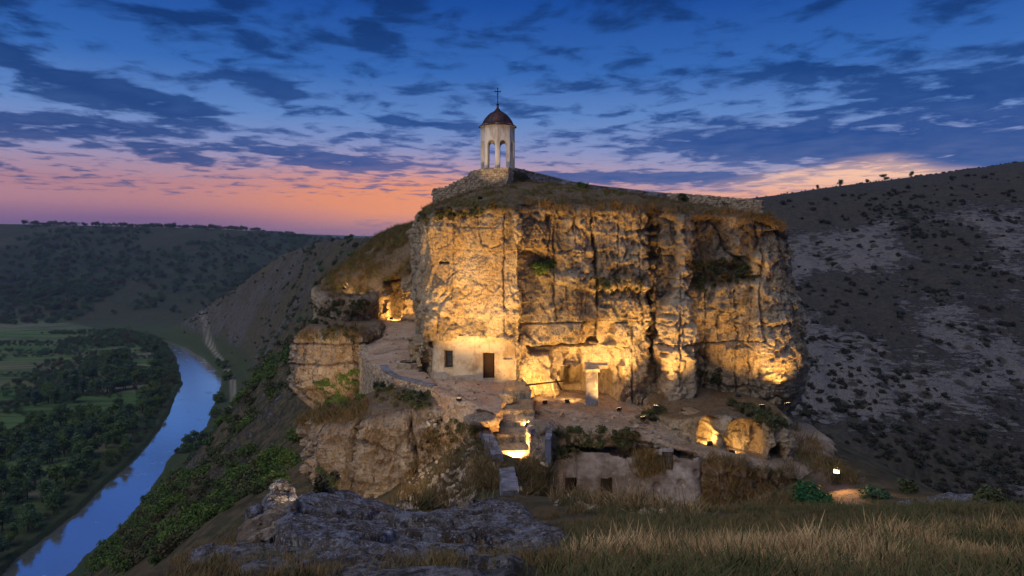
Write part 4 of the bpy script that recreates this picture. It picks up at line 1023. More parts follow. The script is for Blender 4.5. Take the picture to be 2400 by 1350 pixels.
# ------------------------------------------------------------------ rubble walls
def rubble_wall(name, label, cat, path, thick=0.5, stone=0.24, coping=None, ends=True, mat=None, proud=0.05, both=False):
    """path: list of (x, y, zbottom, ztop)"""
    t = thing(name, label, cat, path[0][:3])
    o0 = np.array(path[0][:3]); P_ = np.array(path, float)
    P_[:, 0] -= o0[0]; P_[:, 1] -= o0[1]; P_[:, 2] -= o0[2]; P_[:, 3] -= o0[2]
    T = np.gradient(P_[:, :2], axis=0); T /= np.linalg.norm(T, axis=1, keepdims=True); Nn = np.stack([-T[:, 1], T[:, 0]], 1)
    vs = []
    for i, q in enumerate(P_):
        for sgn, zz in ((0, q[2]), (0, q[3]), (1, q[3]), (1, q[2])):
            vs.append((q[0] + Nn[i, 0] * thick * sgn, q[1] + Nn[i, 1] * thick * sgn, zz))
    n = len(P_); f = []
    for i in range(n - 1):
        for k in range(4): f.append((i * 4 + k, i * 4 + (k + 1) % 4, (i + 1) * 4 + (k + 1) % 4, (i + 1) * 4 + k))
    f += [(0, 3, 2, 1), ((n - 1) * 4, (n - 1) * 4 + 1, (n - 1) * 4 + 2, (n - 1) * 4 + 3)]
    MB().add(vs, f).build('core', MORTAR, t)
    m = MB(); L = np.concatenate([[0], np.cumsum(np.hypot(*np.diff(P_[:, :2], axis=0).T))])
    rr = np.random.default_rng(int(abs(path[0][0] * 91 + path[0][1] * 13)))
    zmin, zmax = P_[:, 2].min(), P_[:, 3].max(); zz = zmin
    while zz < zmax:
        hh = stone * rr.uniform(0.6, 0.95); s = -rr.uniform(0, stone)
        while s < L[-1]:
            w = stone * rr.uniform(0.7, 1.7); c = s + w / 2
            if 0 <= c <= L[-1]:
                qx, qy, zb, zt = (np.interp(c, L, P_[:, j]) for j in range(4)); i = min(np.searchsorted(L, c), n - 1)
                zc = zz + hh / 2
                if zb - hh < zc < zt + rr.uniform(-0.3, 0.6) * hh:
                    rz = math.atan2(T[i][1], T[i][0]); nx, ny = Nn[i]
                    for off in ((-proud * 0.3,) + ((thick + proud * 0.3,) if both else ())):
                        m.box((qx + nx * off, qy + ny * off, zc), (w * 0.93, 0.12 + proud * rr.uniform(0.3, 2.2), hh * 0.9), rz, jit=0.018)
                    if zc > zt - hh * 1.2: m.box((qx + nx * thick * 0.5, qy + ny * thick * 0.5, zt + 0.02), (w * 0.95, thick * 0.95, 0.10 * rr.uniform(0.6, 1.8)), rz, jit=0.02)
            s += w
        zz += hh
    so = m.build('stones', mat or STONE, t); so['kind'] = 'stuff'
    if coping:
        s = 0.0; i = 0
        while s < L[-1] - 0.1:
            w = min(rr.uniform(0.7, 1.3) * coping, L[-1] - s); c = s + w / 2
            qx, qy, zb, zt = (np.interp(c, L, P_[:, j]) for j in range(4)); z0, z1 = np.interp(s, L, P_[:, 3]), np.interp(s + w, L, P_[:, 3])
            x0, y0, x1, y1 = np.interp(s, L, P_[:, 0]), np.interp(s, L, P_[:, 1]), np.interp(s + w, L, P_[:, 0]), np.interp(s + w, L, P_[:, 1])
            rz = math.atan2(y1 - y0, x1 - x0); nx, ny = -math.sin(rz), math.cos(rz)
            o = MB().box((0, 0, 0), (w * 0.985, abs(thick) + 0.12, 0.12), 0, jit=0.012, tilt=((z1 - z0) / w, 0)).build('coping_stone', SLAB, t)
            o.location = (qx + nx * thick / 2, qy + ny * thick / 2, (z0 + z1) / 2 + 0.13); o.rotation_euler = (0, 0, rz)
            s += w
    return t
def wp(px, pyb, pyt, y):
    x_, y_, z_ = W(px, pyb, y); return (x_, y_, z_ - 0.6, (HZ - pyt) / F * y)
rubble_wall('stone_wall', 'stepped curving rubble wall climbing to the foot of the bell tower', 'wall',
    [wp(1014, 480, 443, 60), wp(1044, 470, 442, 59.6), wp(1050, 468, 436, 59.5), wp(1064, 464, 430, 59.3), wp(1078, 460, 422, 59.1), wp(1092, 455, 415, 58.9), wp(1104, 452, 406, 58.8), wp(1111, 450, 401, 58.7), wp(1140, 442, 398, 58.4), wp(1188, 438, 395, 58.0)], thick=0.6, stone=0.21)
rubble_wall('stone_wall', 'short pale rubble wall dropping away right of the bell tower corner', 'wall',
    [wp(1189, 438, 395, 58.0), wp(1203, 436, 398, 59.2), wp(1220, 434, 411, 60.6), wp(1237, 430, 424, 62)], thick=0.6, stone=0.23)
rubble_wall('stone_wall', 'long low grey wall running right along the skyline from the tower', 'wall',
    [wp(1200, 412, 396, 63.5), wp(1240, 416, 405, 63), wp(1285, 424, 416, 62), wp(1330, 436, 428, 61), wp(1390, 446, 439, 59.8), wp(1450, 452, 445, 58.5), wp(1510, 460, 452, 57.2), wp(1566, 466, 459, 56)], thick=0.6, stone=0.24, coping=1.6, mat=SLAB)
rubble_wall('stone_wall', 'straight pale rubble wall at the right end of the rock top', 'wall',
    [wp(1568, 478, 454, 54.5), wp(1640, 484, 459, 53.5), wp(1700, 490, 464, 52.8), wp(1745, 494, 468, 52.2), wp(1787, 500, 473, 51.6)], thick=0.5, stone=0.21)
# rubble fill under the tower
block('tower_mound', [(-4.2, 59.5), (0.2, 58.4), (1.6, 61), (2.6, 64), (0, 66), (-4, 64)], tps([W(1110, 403, 59.5), W(1190, 397, 58.6), W(1166, 396.5, 60.5), W(1060, 432, 60), (2.6, 64, 4.4), (0, 66, 5.4), (-4, 64, 4.9), W(1215, 406, 61)]), 3.0, GROUND,
      step=0.25, zstep=0.4, rim=0.1, cap=10, caprough=0.05, relief=lambda P, S: 0 * S)

# parapet and retaining wall on the terrace edge
def wz(px, pyt, y, h, zb=None):
    x_, y_, z_ = W(px, pyt, y); return (x_, y_, (zb if zb is not None else z_ - h), z_)
rubble_wall('retaining_wall', 'tall curved masonry wall holding up the left end of the terrace', 'wall',
    [wz(841, 786, 66, 0, -11), wz(843, 806, 62, 0, -13.5), wz(849, 826, 58.5, 0, -14.2), wz(862, 846, 55.0, 0, -14.4), wz(874, 860, 52.5, 0, -13.5), wz(890, 872, 50.6, 0, -12)], thick=0.45, stone=0.26, mat=STONE)
rubble_wall('parapet_wall', 'low rubble parapet with grey capping along the terrace brink', 'wall',
    [wz(893, 862, 50.4, 0.9), wz(902, 876, 49.2, 0.9), wz(926, 889, 47.4, 0.9), wz(955, 897, 46.2, 0.9), wz(985, 903, 45.2, 0.9), wz(1013, 910, 44.2, 1.6)], thick=0.4, stone=0.24, coping=0.9)

# ------------------------------------------------------------------ plastered walls with openings
def facade(name, label, cat, pts, zb, zt, openings, mat, thick=0.7, step=0.055, amp=0.05, ragged=0.0, frames=WOOD, shut=None):
    """pts: plan polyline of the face; openings: (px0, px1, pytop, pybot, kind, inset)"""
    t = thing(name, label, cat, (pts[0][0], pts[0][1], zb))
    C, Ls = resample(pts, step, False, 2); n = len(C)
    T = np.gradient(C, axis=0); T /= np.linalg.norm(T, axis=1, keepdims=True); Nn = np.stack([T[:, 1], -T[:, 0]], 1)   # towards the viewer
    nz = int((zt - zb) / step); zz = np.linspace(zb, zt, nz)[:, None]
    X = np.broadcast_to(C[:, 0], (nz, n)).copy(); Y = np.broadcast_to(C[:, 1], (nz, n)).copy(); Z = np.broadcast_to(zz, (nz, n)).copy()
    B = np.stack([X, Y, Z], -1); px, py = PXY(B)
    d = amp * (fbm(X * 1.1, Z * 1.1, o=4) + 0.4 * ridged(X * 3, Z * 3, o=3))
    d -= 0.10 * sst(0.25, 0.1, worley(X * 0.9, Z * 0.9)[0]) * sst(0.1, 0.4, vnoise(X * 0.5, Z * 0.5 + 4)) * (amp / 0.05)
    Q = B + np.stack([Nn[:, 0] * d, Nn[:, 1] * d, 0 * d], -1)
    keep = np.ones((nz, n), bool); inn = np.zeros((nz, n))
    for (x0, x1, y0, y1, kd, ins) in openings:
        keep &= ~((px > x0) & (px < x1) & (py > y0) & (py < y1))
    if ragged:
        keep &= (zt - Z) > ragged * (0.5 + 0.9 * fbm(X * 0.8, Z * 0 + 2, o=3))
    f = grid_faces(nz, n); kf = keep.ravel()[f].all(1); f = f[kf]
    used = np.unique(f); rm = -np.ones(nz * n, int); rm[used] = np.arange(len(used))
    o0 = np.array(t.location)
    mesh_obj('wall_face', Q.reshape(-1, 3)[used] - o0, rm[f], mat, parent=t)
    for (x0, x1, y0, y1, kd, ins) in openings:
        # find the face point at the opening's centre
        j = int(np.argmin(np.abs(px[nz // 2] - (x0 + x1) / 2))); c = C[j]; yy = c[1]; nn = Nn[j]
        w = (x1 - x0) / F * yy + 0.05; h = (y1 - y0) / F * yy + 0.05; zc = (HZ - (y0 + y1) / 2) / F * yy; xc = ((x0 + x1) / 2 - 1200) / F * yy
        rz = math.atan2(nn[0], -nn[1]); L0 = np.array([xc, yy, zc]) - o0
        if kd == 'blank': 
            kn = 'niche'
        else: kn = kd
        dp = ins + 0.5
        m = MB(); hw, hh = w / 2 + 0.03, h / 2 + 0.03
        v = [(-hw, -0.02, -hh), (hw, -0.02, -hh), (hw, -0.02, hh), (-hw, -0.02, hh), (-hw, dp, -hh), (hw, dp, -hh), (hw, dp, hh), (-hw, dp, hh)]
        m.add(v, [(0, 4, 5, 1), (1, 5, 6, 2), (2, 6, 7, 3), (3, 7, 4, 0)])
        rv_ = m.build('reveal', mat, t); rv_.location = L0; rv_.rotation_euler = (0, 0, rz)
        bk = MB().add(v[4:], [(0, 3, 2, 1)]).build('opening_back', DARK if kn != 'niche' else mat, t); bk.location = L0; bk.rotation_euler = (0, 0, rz)  # back panel painted dark as the room's shade; niches keep the wall material
        if kn == 'niche': continue
        m = MB(); fw = 0.07
        m.box((-w / 2 + fw / 2, ins, 0), (fw, 0.07, h)); m.box((w / 2 - fw / 2, ins, 0), (fw, 0.07, h)); m.box((0, ins, h / 2 - fw / 2), (w - 2 * fw, 0.07, fw))
        if kd == 'window': m.box((0, ins, -h / 2 + fw / 2), (w - 2 * fw, 0.07, fw))
        fo = m.build('door_frame' if kd == 'door' else 'window_frame', frames, t); fo.location = L0; fo.rotation_euler = (0, 0, rz)
        if kd == 'window':
            m = MB()
            for q in (-0.25, 0.0, 0.25): m.tube([(q * w, ins + 0.01, -h / 2), (q * w, ins + 0.01, h / 2)], 0.012, 5)
            for q in (-0.2, 0.2): m.tube([(-w / 2, ins + 0.02, q * h), (w / 2, ins + 0.02, q * h)], 0.010, 5)
            go = m.build('window_grille', IRON, fo); pa = MB().box((0, ins + 0.06, 0), (w - 2 * fw, 0.012, h - 2 * fw)).build('pane', GLASSD, fo)
        else:
            if kd == 'door':
                m = MB()
                for q in range(4): m.box((-w / 2 + fw + (q + 0.5) * (w - 2 * fw) / 4, ins + 0.05, -fw / 2), ((w - 2 * fw) / 4 - 0.012, 0.04, h - fw - 0.02))
                m.box((0, ins + 0.02, h * 0.25), (w - 2 * fw - 0.04, 0.02, 0.09)).box((0, ins + 0.02, -h * 0.28), (w - 2 * fw - 0.04, 0.02, 0.09))
                dl = m.build('door_leaf', WOOD, fo)
    return t
GLASSD, g, b = material('dusty_pane'); b.inputs['Base Color'].default_value = (0.06, 0.065, 0.07, 1); b.inputs['Roughness'].default_value = 0.35; b.inputs['Specular IOR Level'].default_value = 0.5
facade('cell_wall', 'pale plastered cell wall with one window and one door under the overhang', 'wall', [(-5.75, 49.2), (-5.55, 47.5), (-4.6, 46.9), (-2.8, 46.6), (-1.2, 46.6), (0.3, 46.6)], -10.6, -6.65,
       [(1043, 1060, 822, 860, 'window', 0.22), (1134, 1158, 828, 886, 'door', 0.30), (1181, 1199, 826, 842, 'niche', -0.35)], PLAST)
facade('rock_rooms_wall', 'grey plastered wall of the rock rooms below the terrace with three dark openings', 'wall', [(2.3, 39.6), (3.2, 39.55), (5.5, 39.4), (8.2, 39.2), (9.8, 38.75), (10.7, 38.5), (10.9, 39.4)], -15.9, -11.95,
       [(1326, 1350, 1121, 1165, 'opening', 0.3), (1409, 1433, 1121, 1160, 'opening', 0.25), (1553, 1575, 1061, 1100, 'window', 0.22)], PLASTG, ragged=0.6, amp=0.08)

# carved pier of the portal with its cap
pw = thing('stone_pier', 'square carved stone pier standing in the middle of the lit portal', 'pier', W(1387, 951, 46.3))
ps = 46.3 / F
MB().box((0, 0, 41 * ps), (27 * ps, 0.55, 82 * ps), jit=0.02).build('shaft', PLASTG, pw)
MB().box((0, 0, 84.5 * ps), (34 * ps, 0.7, 7 * ps), jit=0.03).box((0.3, 0.1, 92 * ps), (54 * ps, 0.8, 9 * ps), jit=0.05).build('capital', STONE, pw)
MB().box((0, 0, 2 * ps), (34 * ps, 0.7, 6 * ps), jit=0.02).build('base', STONE, pw)

# slabs and kerbs round the passage
def slab_wall(label, a, b_, w, h, mat=SLAB, name='stone_slab'):
    a, b_ = np.array(a, float), np.array(b_, float); L = np.linalg.norm(b_ - a); d = (b_ - a) / L
    rz = math.atan2(d[1], d[0]); sl = d[2] / math.hypot(d[0], d[1])
    n = 14; m = MB(); v = []
    for i in range(n + 1):
        t = i / n
        for u, zz in ((-1, -1), (1, -1), (1, 1), (-1, 1)):
            v.append((t * L + RNG.normal(0, 0.02), u * w / 2 * (1 + RNG.normal(0, 0.06)), (0 if zz > 0 else -h) + sl * t * L + RNG.normal(0, 0.02)))
    f = [(i * 4 + k, (i + 1) * 4 + k, (i + 1) * 4 + (k + 1) % 4, i * 4 + (k + 1) % 4) for i in range(n) for k in range(4)] + [(0, 1, 2, 3), (n * 4 + 3, n * 4 + 2, n * 4 + 1, n * 4)]
    o = MB().add(v, f).build(name, mat); o.location = tuple(a); o.rotation_euler = (0, 0, rz)
    return tag(o, label, 'slab')
slab_wall('long grey stone beam sloping down left of the lit passage', W(1136, 1002, 39.6), W(1166, 1064, 33.6), 0.55, 1.1)
slab_wall('narrow upright grey slab wall right of the lit passage', W(1290, 988, 38.0), W(1284, 1030, 33.4), 0.30, 3.2)
slab_wall('short broken slab lying across the top of the right passage rock', W(1240, 1003, 36.6), W(1276, 997, 36.9), 0.7, 0.3)
slab_wall('flat grey causeway slab leading from the passage to the near rocks', W(1185, 1083, 34.6), W(1199, 1150, 28.6), 0.75, 0.8)
# poles left across the gap beside the portal
for a, b_, lb in ((W(1232, 903, 45.4), W(1322, 893, 45.8), 'long weathered pole lying level left of the portal'), (W(1303, 890, 45.6), W(1316, 914, 45.0), 'short leaning pole at the portal edge')):
    o = MB().tube([(0, 0, 0), tuple(np.array(b_) - np.array(a))], 0.06, 7).build('wooden_pole', WOOD); o.location = a; tag(o, lb, 'pole')
# stone ring of the cistern on the terrace
FLOOR_C = STONE
cis = thing('cistern', 'round stone cistern ring sunk in the terrace floor', 'cistern', W(963, 856, 51.5))
m = MB()
for k in range(16):
    a = 2 * PI * k / 16
    o = MB().box((0, 0, 0), (0.42, 0.28, 0.42), 0, jit=0.02).build('ring_stone', FLOOR_C, cis); o.location = (0.95 * math.cos(a), 0.95 * math.sin(a), 0.08); o.rotation_euler = (0, 0, a + PI / 2)
MB().lathe([(0.8, 0.1), (0.78, -0.3), (0, -0.3)], 20).build('shaft', DARK, cis)
# round boulder and flat boulders on the terrace brink
def boulder(name, label, c, r, mat, seed=0, cat='boulder', n=44):
    th, ph = np.meshgrid(np.linspace(0, 2 * PI, n * 2, endpoint=False), np.linspace(0.02, PI - 0.02, n), indexing='xy')
    D_ = np.stack([np.cos(th) * np.sin(ph), np.sin(th) * np.sin(ph), np.cos(ph)], -1)
    D_ = np.sign(D_) * np.abs(D_) ** 0.8
    P = D_ * np.array(r, float)
    q = P + np.array(c)
    k = 1 + 0.22 * fbm(q[..., 0] * 0.8 / max(r) * 1.5 + seed, q[..., 1] * 1.2 / max(r), q[..., 2] * 1.2 / max(r), o=3)
    P = P * k[..., None] + D_ * (0.05 * ridged(q[..., 0] * 2.5, q[..., 1] * 2.5, q[..., 2] * 2.5, o=3))[..., None] * min(1, min(r))
    o = mesh_obj(name, P.reshape(-1, 3), grid_faces(n, n * 2, True)[:, ::-1], mat, dict(dark=np.zeros(P.shape[:2]), pale=np.zeros(P.shape[:2]), soil=np.zeros(P.shape[:2])))
    o.location = tuple(c); return tag(o, label, cat)
boulder('boulder', 'domed pale rock knob above the left side of the lit passage', W(1186, 932, 43.4), (0.62, 0.6, 0.42), ROCK, 1)
boulder('boulder', 'flat grey overhanging rock on the terrace brink beside the passage', W(1128, 985, 38.8), (0.95, 0.8, 0.32), ROCKB, 2)
boulder('boulder', 'small flat stone at the outer corner of the terrace', W(1030, 965, 43.0), (0.7, 0.6, 0.35), ROCKB, 5)

# rock columns left standing along the gallery left of the cell
def rock_column(label, px, pyb, pyt, y, r):
    b0 = np.array(W(px, pyb, y)); h = (pyb - pyt) / F * y; n = 20; m = MB()
    m.tube([(0.05 * math.sin(i * 1.7), 0.05 * math.cos(i * 2.3), -0.2 + (h + 0.3) * i / n) for i in range(n + 1)], [r * (0.75 + 0.55 * (2 * i / n - 1) ** 2 + 0.10 * math.sin(i * 2.1)) for i in range(n + 1)], 12)
    o = m.build('rock_column', ROCK, None, smooth=True); o.location = tuple(b0); return tag(o, label, 'rock column')
rock_column('tall tapering rock column nearest the small gold cave', 981, 800, 702, 61.5, 0.42)
rock_column('short rock column in the middle of the gallery left of the cell', 1000, 842, 792, 53.5, 0.30)
rock_column('rock column standing directly left of the plastered cell wall', 1013, 872, 803, 49.3, 0.24)
# ------------------------------------------------------------------ lichen rocks in the foreground
def paint_near(P, Q, N, px, py, A, capm):
    x, y = P[..., 0], P[..., 1]
    A['soil'] = np.maximum(A['soil'], sst(0.05, 0.3, fbm(x * 0.55 + 3, y * 0.8, o=4)) * 0.9 * capm)
    A['dark'] = np.maximum(A['dark'], sst(0.1, 0.4, fbm(x * 0.8, y * 1.2 + 9, o=4)) * 0.5)
    return Q
def near_rock(label, outline, tops, drop=1.2, step=0.06, rim=0.25, rough=0.16, mat=None, name='rock_outcrop', k=0.5):
    plan = [W(*q)[:2] for q in outline]
    tf0 = tps([W(*q) for q in tops]); tf = lambda x, y: np.maximum(tf0(x, y), terrain(x, y) + 0.10)
    zb = min(W(*q)[2] for q in outline) - drop
    def rel(P, S): return k * (0.5 * fbm(P[..., 0] * 0.9, P[..., 1] * 0.9, P[..., 2] * 0.9, o=3) + 0.4 * ridged(P[..., 0] * 1.6, P[..., 1] * 1.6, P[..., 2] * 3.5, o=4, gain=0.6))
    o = block(name, plan, lambda x, y: tf(x, y) + rough * (ridged(x * 0.6 + y * 0.35, y * 0.9, o=5, gain=0.58) + 0.8 * fbm(x * 0.5, y * 0.5, o=3) + 1.1 * worley(x * 0.55 + 0.3 * vnoise(x, y), y * 0.9)[2] - 0.9 * np.exp(-(np.subtract(*worley(x * 0.55 + 0.3 * vnoise(x, y), y * 0.9)[1::-1]) / 0.06) ** 2)) + 0.07 * fbm(x * 3.1, y * 3.1, o=4, gain=0.65) - 0.05 * ridged(x * 2.4 + 3, y * 3.4, o=3), zb, mat or ROCKL, step=step, zstep=0.09, rim=rim, cap=max(30, int(90)), relief=rel, caprough=0.05, backstep=step, kind=None, paint=paint_near)
    return tag(o, label, 'rock')
near_rock('large humped grey lichen rock in the left foreground', [(650, 1300, 12.0), (900, 1318, 11.0), (1130, 1300, 12.3), (1150, 1250, 15.5), (1010, 1222, 19.5), (860, 1185, 21), (770, 1165, 21), (700, 1175, 19.5), (655, 1225, 16)],
          [(660, 1285, 12.5), (900, 1300, 11.7), (1120, 1283, 13), (1140, 1248, 16), (1000, 1218, 19.3), (860, 1176, 20), (780, 1158, 20), (715, 1170, 18.8), (672, 1215, 16), (800, 1225, 16)])
near_rock('broad flat grey rock sheet below the causeway slab', [(1120, 1300, 12.3), (1330, 1295, 12.6), (1345, 1270, 14.5), (1250, 1225, 18), (1215, 1175, 24), (1110, 1172, 24.5), (1080, 1195, 22.5), (1010, 1210, 21), (1005, 1235, 18), (1100, 1250, 16)],
          [(1120, 1290, 12.8), (1320, 1284, 13), (1330, 1268, 14.6), (1245, 1222, 18.2), (1210, 1168, 24), (1115, 1165, 24.5), (1085, 1192, 22.3), (1015, 1200, 20.8), (1010, 1228, 18), (1180, 1240, 16.5)], rough=0.12)
near_rock('low dark rock cropping out at the bottom edge left of centre', [(690, 1346, 8.4), (860, 1348, 8.2), (1000, 1342, 8.5), (1050, 1319, 9.5), (960, 1296, 10.7), (860, 1286, 11.1), (760, 1294, 10.5), (690, 1316, 9.5)],
          [(690, 1334, 8.6), (860, 1330, 8.6), (1010, 1326, 8.9), (960, 1292, 10.7), (860, 1280, 10.9), (760, 1290, 10.5), (695, 1309, 9.5), (850, 1299, 9.9)], drop=0.5, step=0.035, rough=0.08)
near_rock('pale ragged rock shelf at the bottom edge right of the dark rock', [(1040, 1323, 9.4), (1180, 1316, 9.9), (1190, 1296, 11.2), (1100, 1278, 12.5), (1000, 1282, 12.2), (990, 1300, 10.7)],
          [(1040, 1316, 9.6), (1175, 1310, 10.1), (1185, 1292, 11.3), (1100, 1274, 12.5), (1005, 1277, 12.2), (1080, 1296, 10.8)], drop=0.5, step=0.04, rough=0.08)
near_rock('thin grey rock lip at the far left of the near slope', [(440, 1324, 12.0), (560, 1306, 12.6), (700, 1300, 12.8), (705, 1284, 14), (580, 1278, 14.6), (470, 1284, 14)],
          [(445, 1310, 12.3), (560, 1296, 12.8), (695, 1292, 13), (700, 1279, 14), (580, 1272, 14.6), (475, 1278, 14)], drop=1.0, rough=0.08)
near_rock('steep brown rock face below the big humped rock on its left', [(560, 1300, 15), (650, 1300, 13), (668, 1215, 17.5), (700, 1178, 21), (640, 1180, 22.5), (585, 1240, 18)],
          [(565, 1272, 15.4), (645, 1280, 13.6), (662, 1212, 17.4), (690, 1172, 21), (640, 1176, 22.3), (590, 1228, 18)], mat=ROCKB, rough=0.15)
near_rock('square dark boulder standing at the edge of the left drop', [(572, 1216, 27), (612, 1214, 27), (614, 1196, 29), (580, 1192, 29)], [(575, 1186, 27.3), (610, 1184, 27.3), (612, 1178, 29), (580, 1178, 29)], drop=1.5, rough=0.06)
near_rock('slanting grey rocks between the square boulder and the lower cliff', [(612, 1190, 31), (690, 1196, 31), (700, 1160, 36), (640, 1140, 37)], [(615, 1172, 31.5), (688, 1176, 31.5), (700, 1146, 36), (640, 1130, 37)], drop=2, rough=0.2)
near_rock('flat bluish rock strip in front of the rock rooms', [(1310, 1180, 28), (1480, 1200, 26), (1500, 1190, 28), (1420, 1176, 30), (1330, 1164, 31)], [(1312, 1174, 28), (1478, 1193, 26.3), (1495, 1184, 28), (1420, 1170, 30), (1330, 1160, 31)], drop=1.0, rough=0.08)
near_rock('knobbly bluish rock below the wall of the rock rooms', [(1440, 1212, 24), (1540, 1212, 24.5), (1562, 1190, 28), (1520, 1176, 31), (1470, 1180, 30)], [(1445, 1200, 24.3), (1538, 1202, 24.6), (1558, 1184, 28), (1515, 1168, 31), (1475, 1174, 30)], drop=1.0, rough=0.14)
near_rock('pale flat rocks half buried at the right end of the meadow brow', [(2080, 1196, 25), (2260, 1198, 25), (2350, 1190, 27), (2330, 1170, 31), (2240, 1160, 33), (2130, 1184, 29)], [(2085, 1190, 25.3), (2255, 1192, 25.3), (2345, 1182, 27), (2325, 1163, 31), (2240, 1154, 33), (2135, 1178, 29)], drop=1.0, rough=0.12)
# ------------------------------------------------------------------ plants
def leafmat(name, c1, c2, rough=0.8, c3=None):
    m, g, b = material(name)
    p = g.pos()
    oi = g.node('ShaderNodeObjectInfo'); r = V(g.nt, oi.outputs['Random'])
    c = g.mix(g.noise(p, 0.9, 4, 0.6).ss(0.35, 0.65), lin(c1), lin(c2))
    c = g.mix(g.noise(p, 7.0, 3, 0.7).ss(0.4, 0.7) * 0.5, c, lin(tuple(int(v * 0.55) for v in c1)))
    if c3: c = g.mix(r.ss(0.35, 0.9) * 0.8, c, lin(c3))
    g.put(b.inputs['Base Color'], c); b.inputs['Roughness'].default_value = rough
    return m
LEAF = leafmat('dark_leaves', (70, 98, 58), (96, 120, 66), c3=(62, 84, 66))
LEAFY = leafmat('fresh_leaves', (78, 102, 44), (104, 122, 54), c3=(66, 84, 42))
LEAFS = leafmat('scrub_leaves', (72, 82, 50), (92, 96, 58), c3=(84, 72, 48))
LEAFH = leafmat('hill_scrub_leaves', (48, 54, 40), (66, 64, 48), c3=(60, 50, 40))
LEAFG = leafmat('glossy_green_leaves', (36, 80, 46), (52, 100, 56))
STRAW = leafmat('dry_straw', (176, 142, 92), (206, 172, 116), c3=(112, 88, 56))
GREENG = leafmat('short_green_grass', (74, 80, 44), (98, 96, 54), c3=(112, 92, 58))
RUST = leafmat('rusty_dry_grass', (136, 108, 66), (118, 96, 58), c3=(92, 88, 52))
OLIVE = leafmat('olive_grass', (98, 102, 50), (124, 118, 58), c3=(140, 108, 58))
BARK, g, b = material('bark'); b.inputs['Base Color'].default_value = (0.06, 0.045, 0.032, 1)

def unlinked(o):
    COL.objects.unlink(o); return o

def leaf_cloud(rs, centres, radii, n, size, flat=0.0, mat=None, name='crown', core=None, coremat=None):
    """many leaf-sized quads through uneven lobes"""
    centres = np.array(centres, float); radii = np.array(radii, float)
    w = radii ** 2; idx = rs.choice(len(centres), n, p=w / w.sum())
    d = rs.normal(size=(n, 3)); d /= np.linalg.norm(d, axis=1, keepdims=True)
    rad = radii[idx] * (1 - 0.55 * rs.random(n) ** 2.0) * (1 + 0.18 * rs.normal(size=n))
    c = centres[idx] + d * rad[:, None] * np.array([1, 1, 0.85])
    nn = d + rs.normal(size=(n, 3)) * 0.7; nn /= np.linalg.norm(nn, axis=1, keepdims=True)
    a = np.cross(nn, rs.normal(size=(n, 3))); a /= np.linalg.norm(a, axis=1, keepdims=True); b_ = np.cross(nn, a)
    s = size * (0.6 + 0.8 * rs.random(n))[:, None]
    v = np.stack([c - a * s, c + b_ * s * 0.55, c + a * s, c - b_ * s * 0.55], 1).reshape(-1, 3)
    f = np.arange(n * 4).reshape(-1, 4)
    return v, f

def make_tree(name, seed, h=9.0, mat=None, n=1500, leaf=0.30, spread=0.42, low=0.18, parts=True):
    rs = np.random.default_rng(seed); m = MB()
    bend = rs.normal(0, 0.05, 2)
    tr = [(bend[0] * h * t * t, bend[1] * h * t * t, h * t * 0.7) for t in np.linspace(0, 1, 5)]
    m.tube(tr, [h * 0.03 * (1 - 0.75 * t) for t in np.linspace(0, 1, 5)], 7)
    cs, rr = [], []
    for k in range(11):
        t = rs.uniform(low + 0.12, 0.95); a = rs.uniform(0, 2 * PI); rmax = spread * h * math.sqrt(max(0.05, 1 - ((t - 0.5) / 0.55) ** 2))
        r = rs.uniform(0.15, 0.75) * rmax; c = (r * math.cos(a), r * math.sin(a), h * t * 0.92)
        cs.append(c); rr.append(h * rs.uniform(0.11, 0.19))
        if k < 7: m.tube([(tr[2][0], tr[2][1], h * max(0.12, t * 0.45)), (c[0] * 0.5, c[1] * 0.5, c[2] * 0.82), c], [h * 0.011, h * 0.007, h * 0.003], 5)
    v, f = leaf_cloud(rs, cs, rr, n, leaf * h / 9.0)
    t = bpy.data.objects.new(name, None)
    COL.objects.link(t)
    tk = m.build('trunk', BARK, t); cr = mesh_obj('crown', v, f, mat, smooth=False, parent=t)
    return t

def make_shrub(name, seed, r=1.0, mat=None, n=420, leaf=0.11, tall=0.8, lobes=7):
    rs = np.random.default_rng(seed)
    cs = [(rs.normal(0, 0.36) * r, rs.normal(0, 0.36) * r, r * tall * rs.uniform(0.25, 0.85)) for _ in range(lobes)]
    v, f = leaf_cloud(rs, cs, [r * rs.uniform(0.26, 0.46) for _ in cs], n, leaf * r)
    v[:, 2] = np.maximum(v[:, 2], -0.05 * r)
    return mesh_obj(name, v, f, mat, smooth=False)

def make_tuft(name, seed, mat, n=22, h=0.5, spread=0.16, bend=0.35, w=0.008, head=False):
    rs = np.random.default_rng(seed); vs, f4 = [], []; c = 0
    for _ in range(n):
        x0, y0 = rs.normal(0, spread, 2); a = rs.uniform(0, 2 * PI); hh = h * rs.uniform(0.55, 1.15); bd = bend * hh * rs.uniform(0.2, 1.3)
        px_, py_ = -math.sin(a), math.cos(a); ww = w * rs.uniform(0.7, 1.4)
        pts = [(x0 + math.cos(a) * bd * t * t, y0 + math.sin(a) * bd * t * t, hh * t) for t in (0, 0.4, 0.75, 1.0)]
        wd = [ww, ww * 0.85, ww * 0.55, ww * 0.12]
        if head: wd = [ww * 0.6, ww * 0.55, ww * 1.9, ww * 0.4]; 
        for p_, q in zip(pts, wd): vs += [(p_[0] - px_ * q, p_[1] - py_ * q, p_[2]), (p_[0] + px_ * q, p_[1] + py_ * q, p_[2])]
        for k in range(3): f4.append((c + 2 * k, c + 2 * k + 1, c + 2 * k + 3, c + 2 * k + 2))
        c += 8
    return mesh_obj(name, vs, np.array(f4), mat, smooth=False)

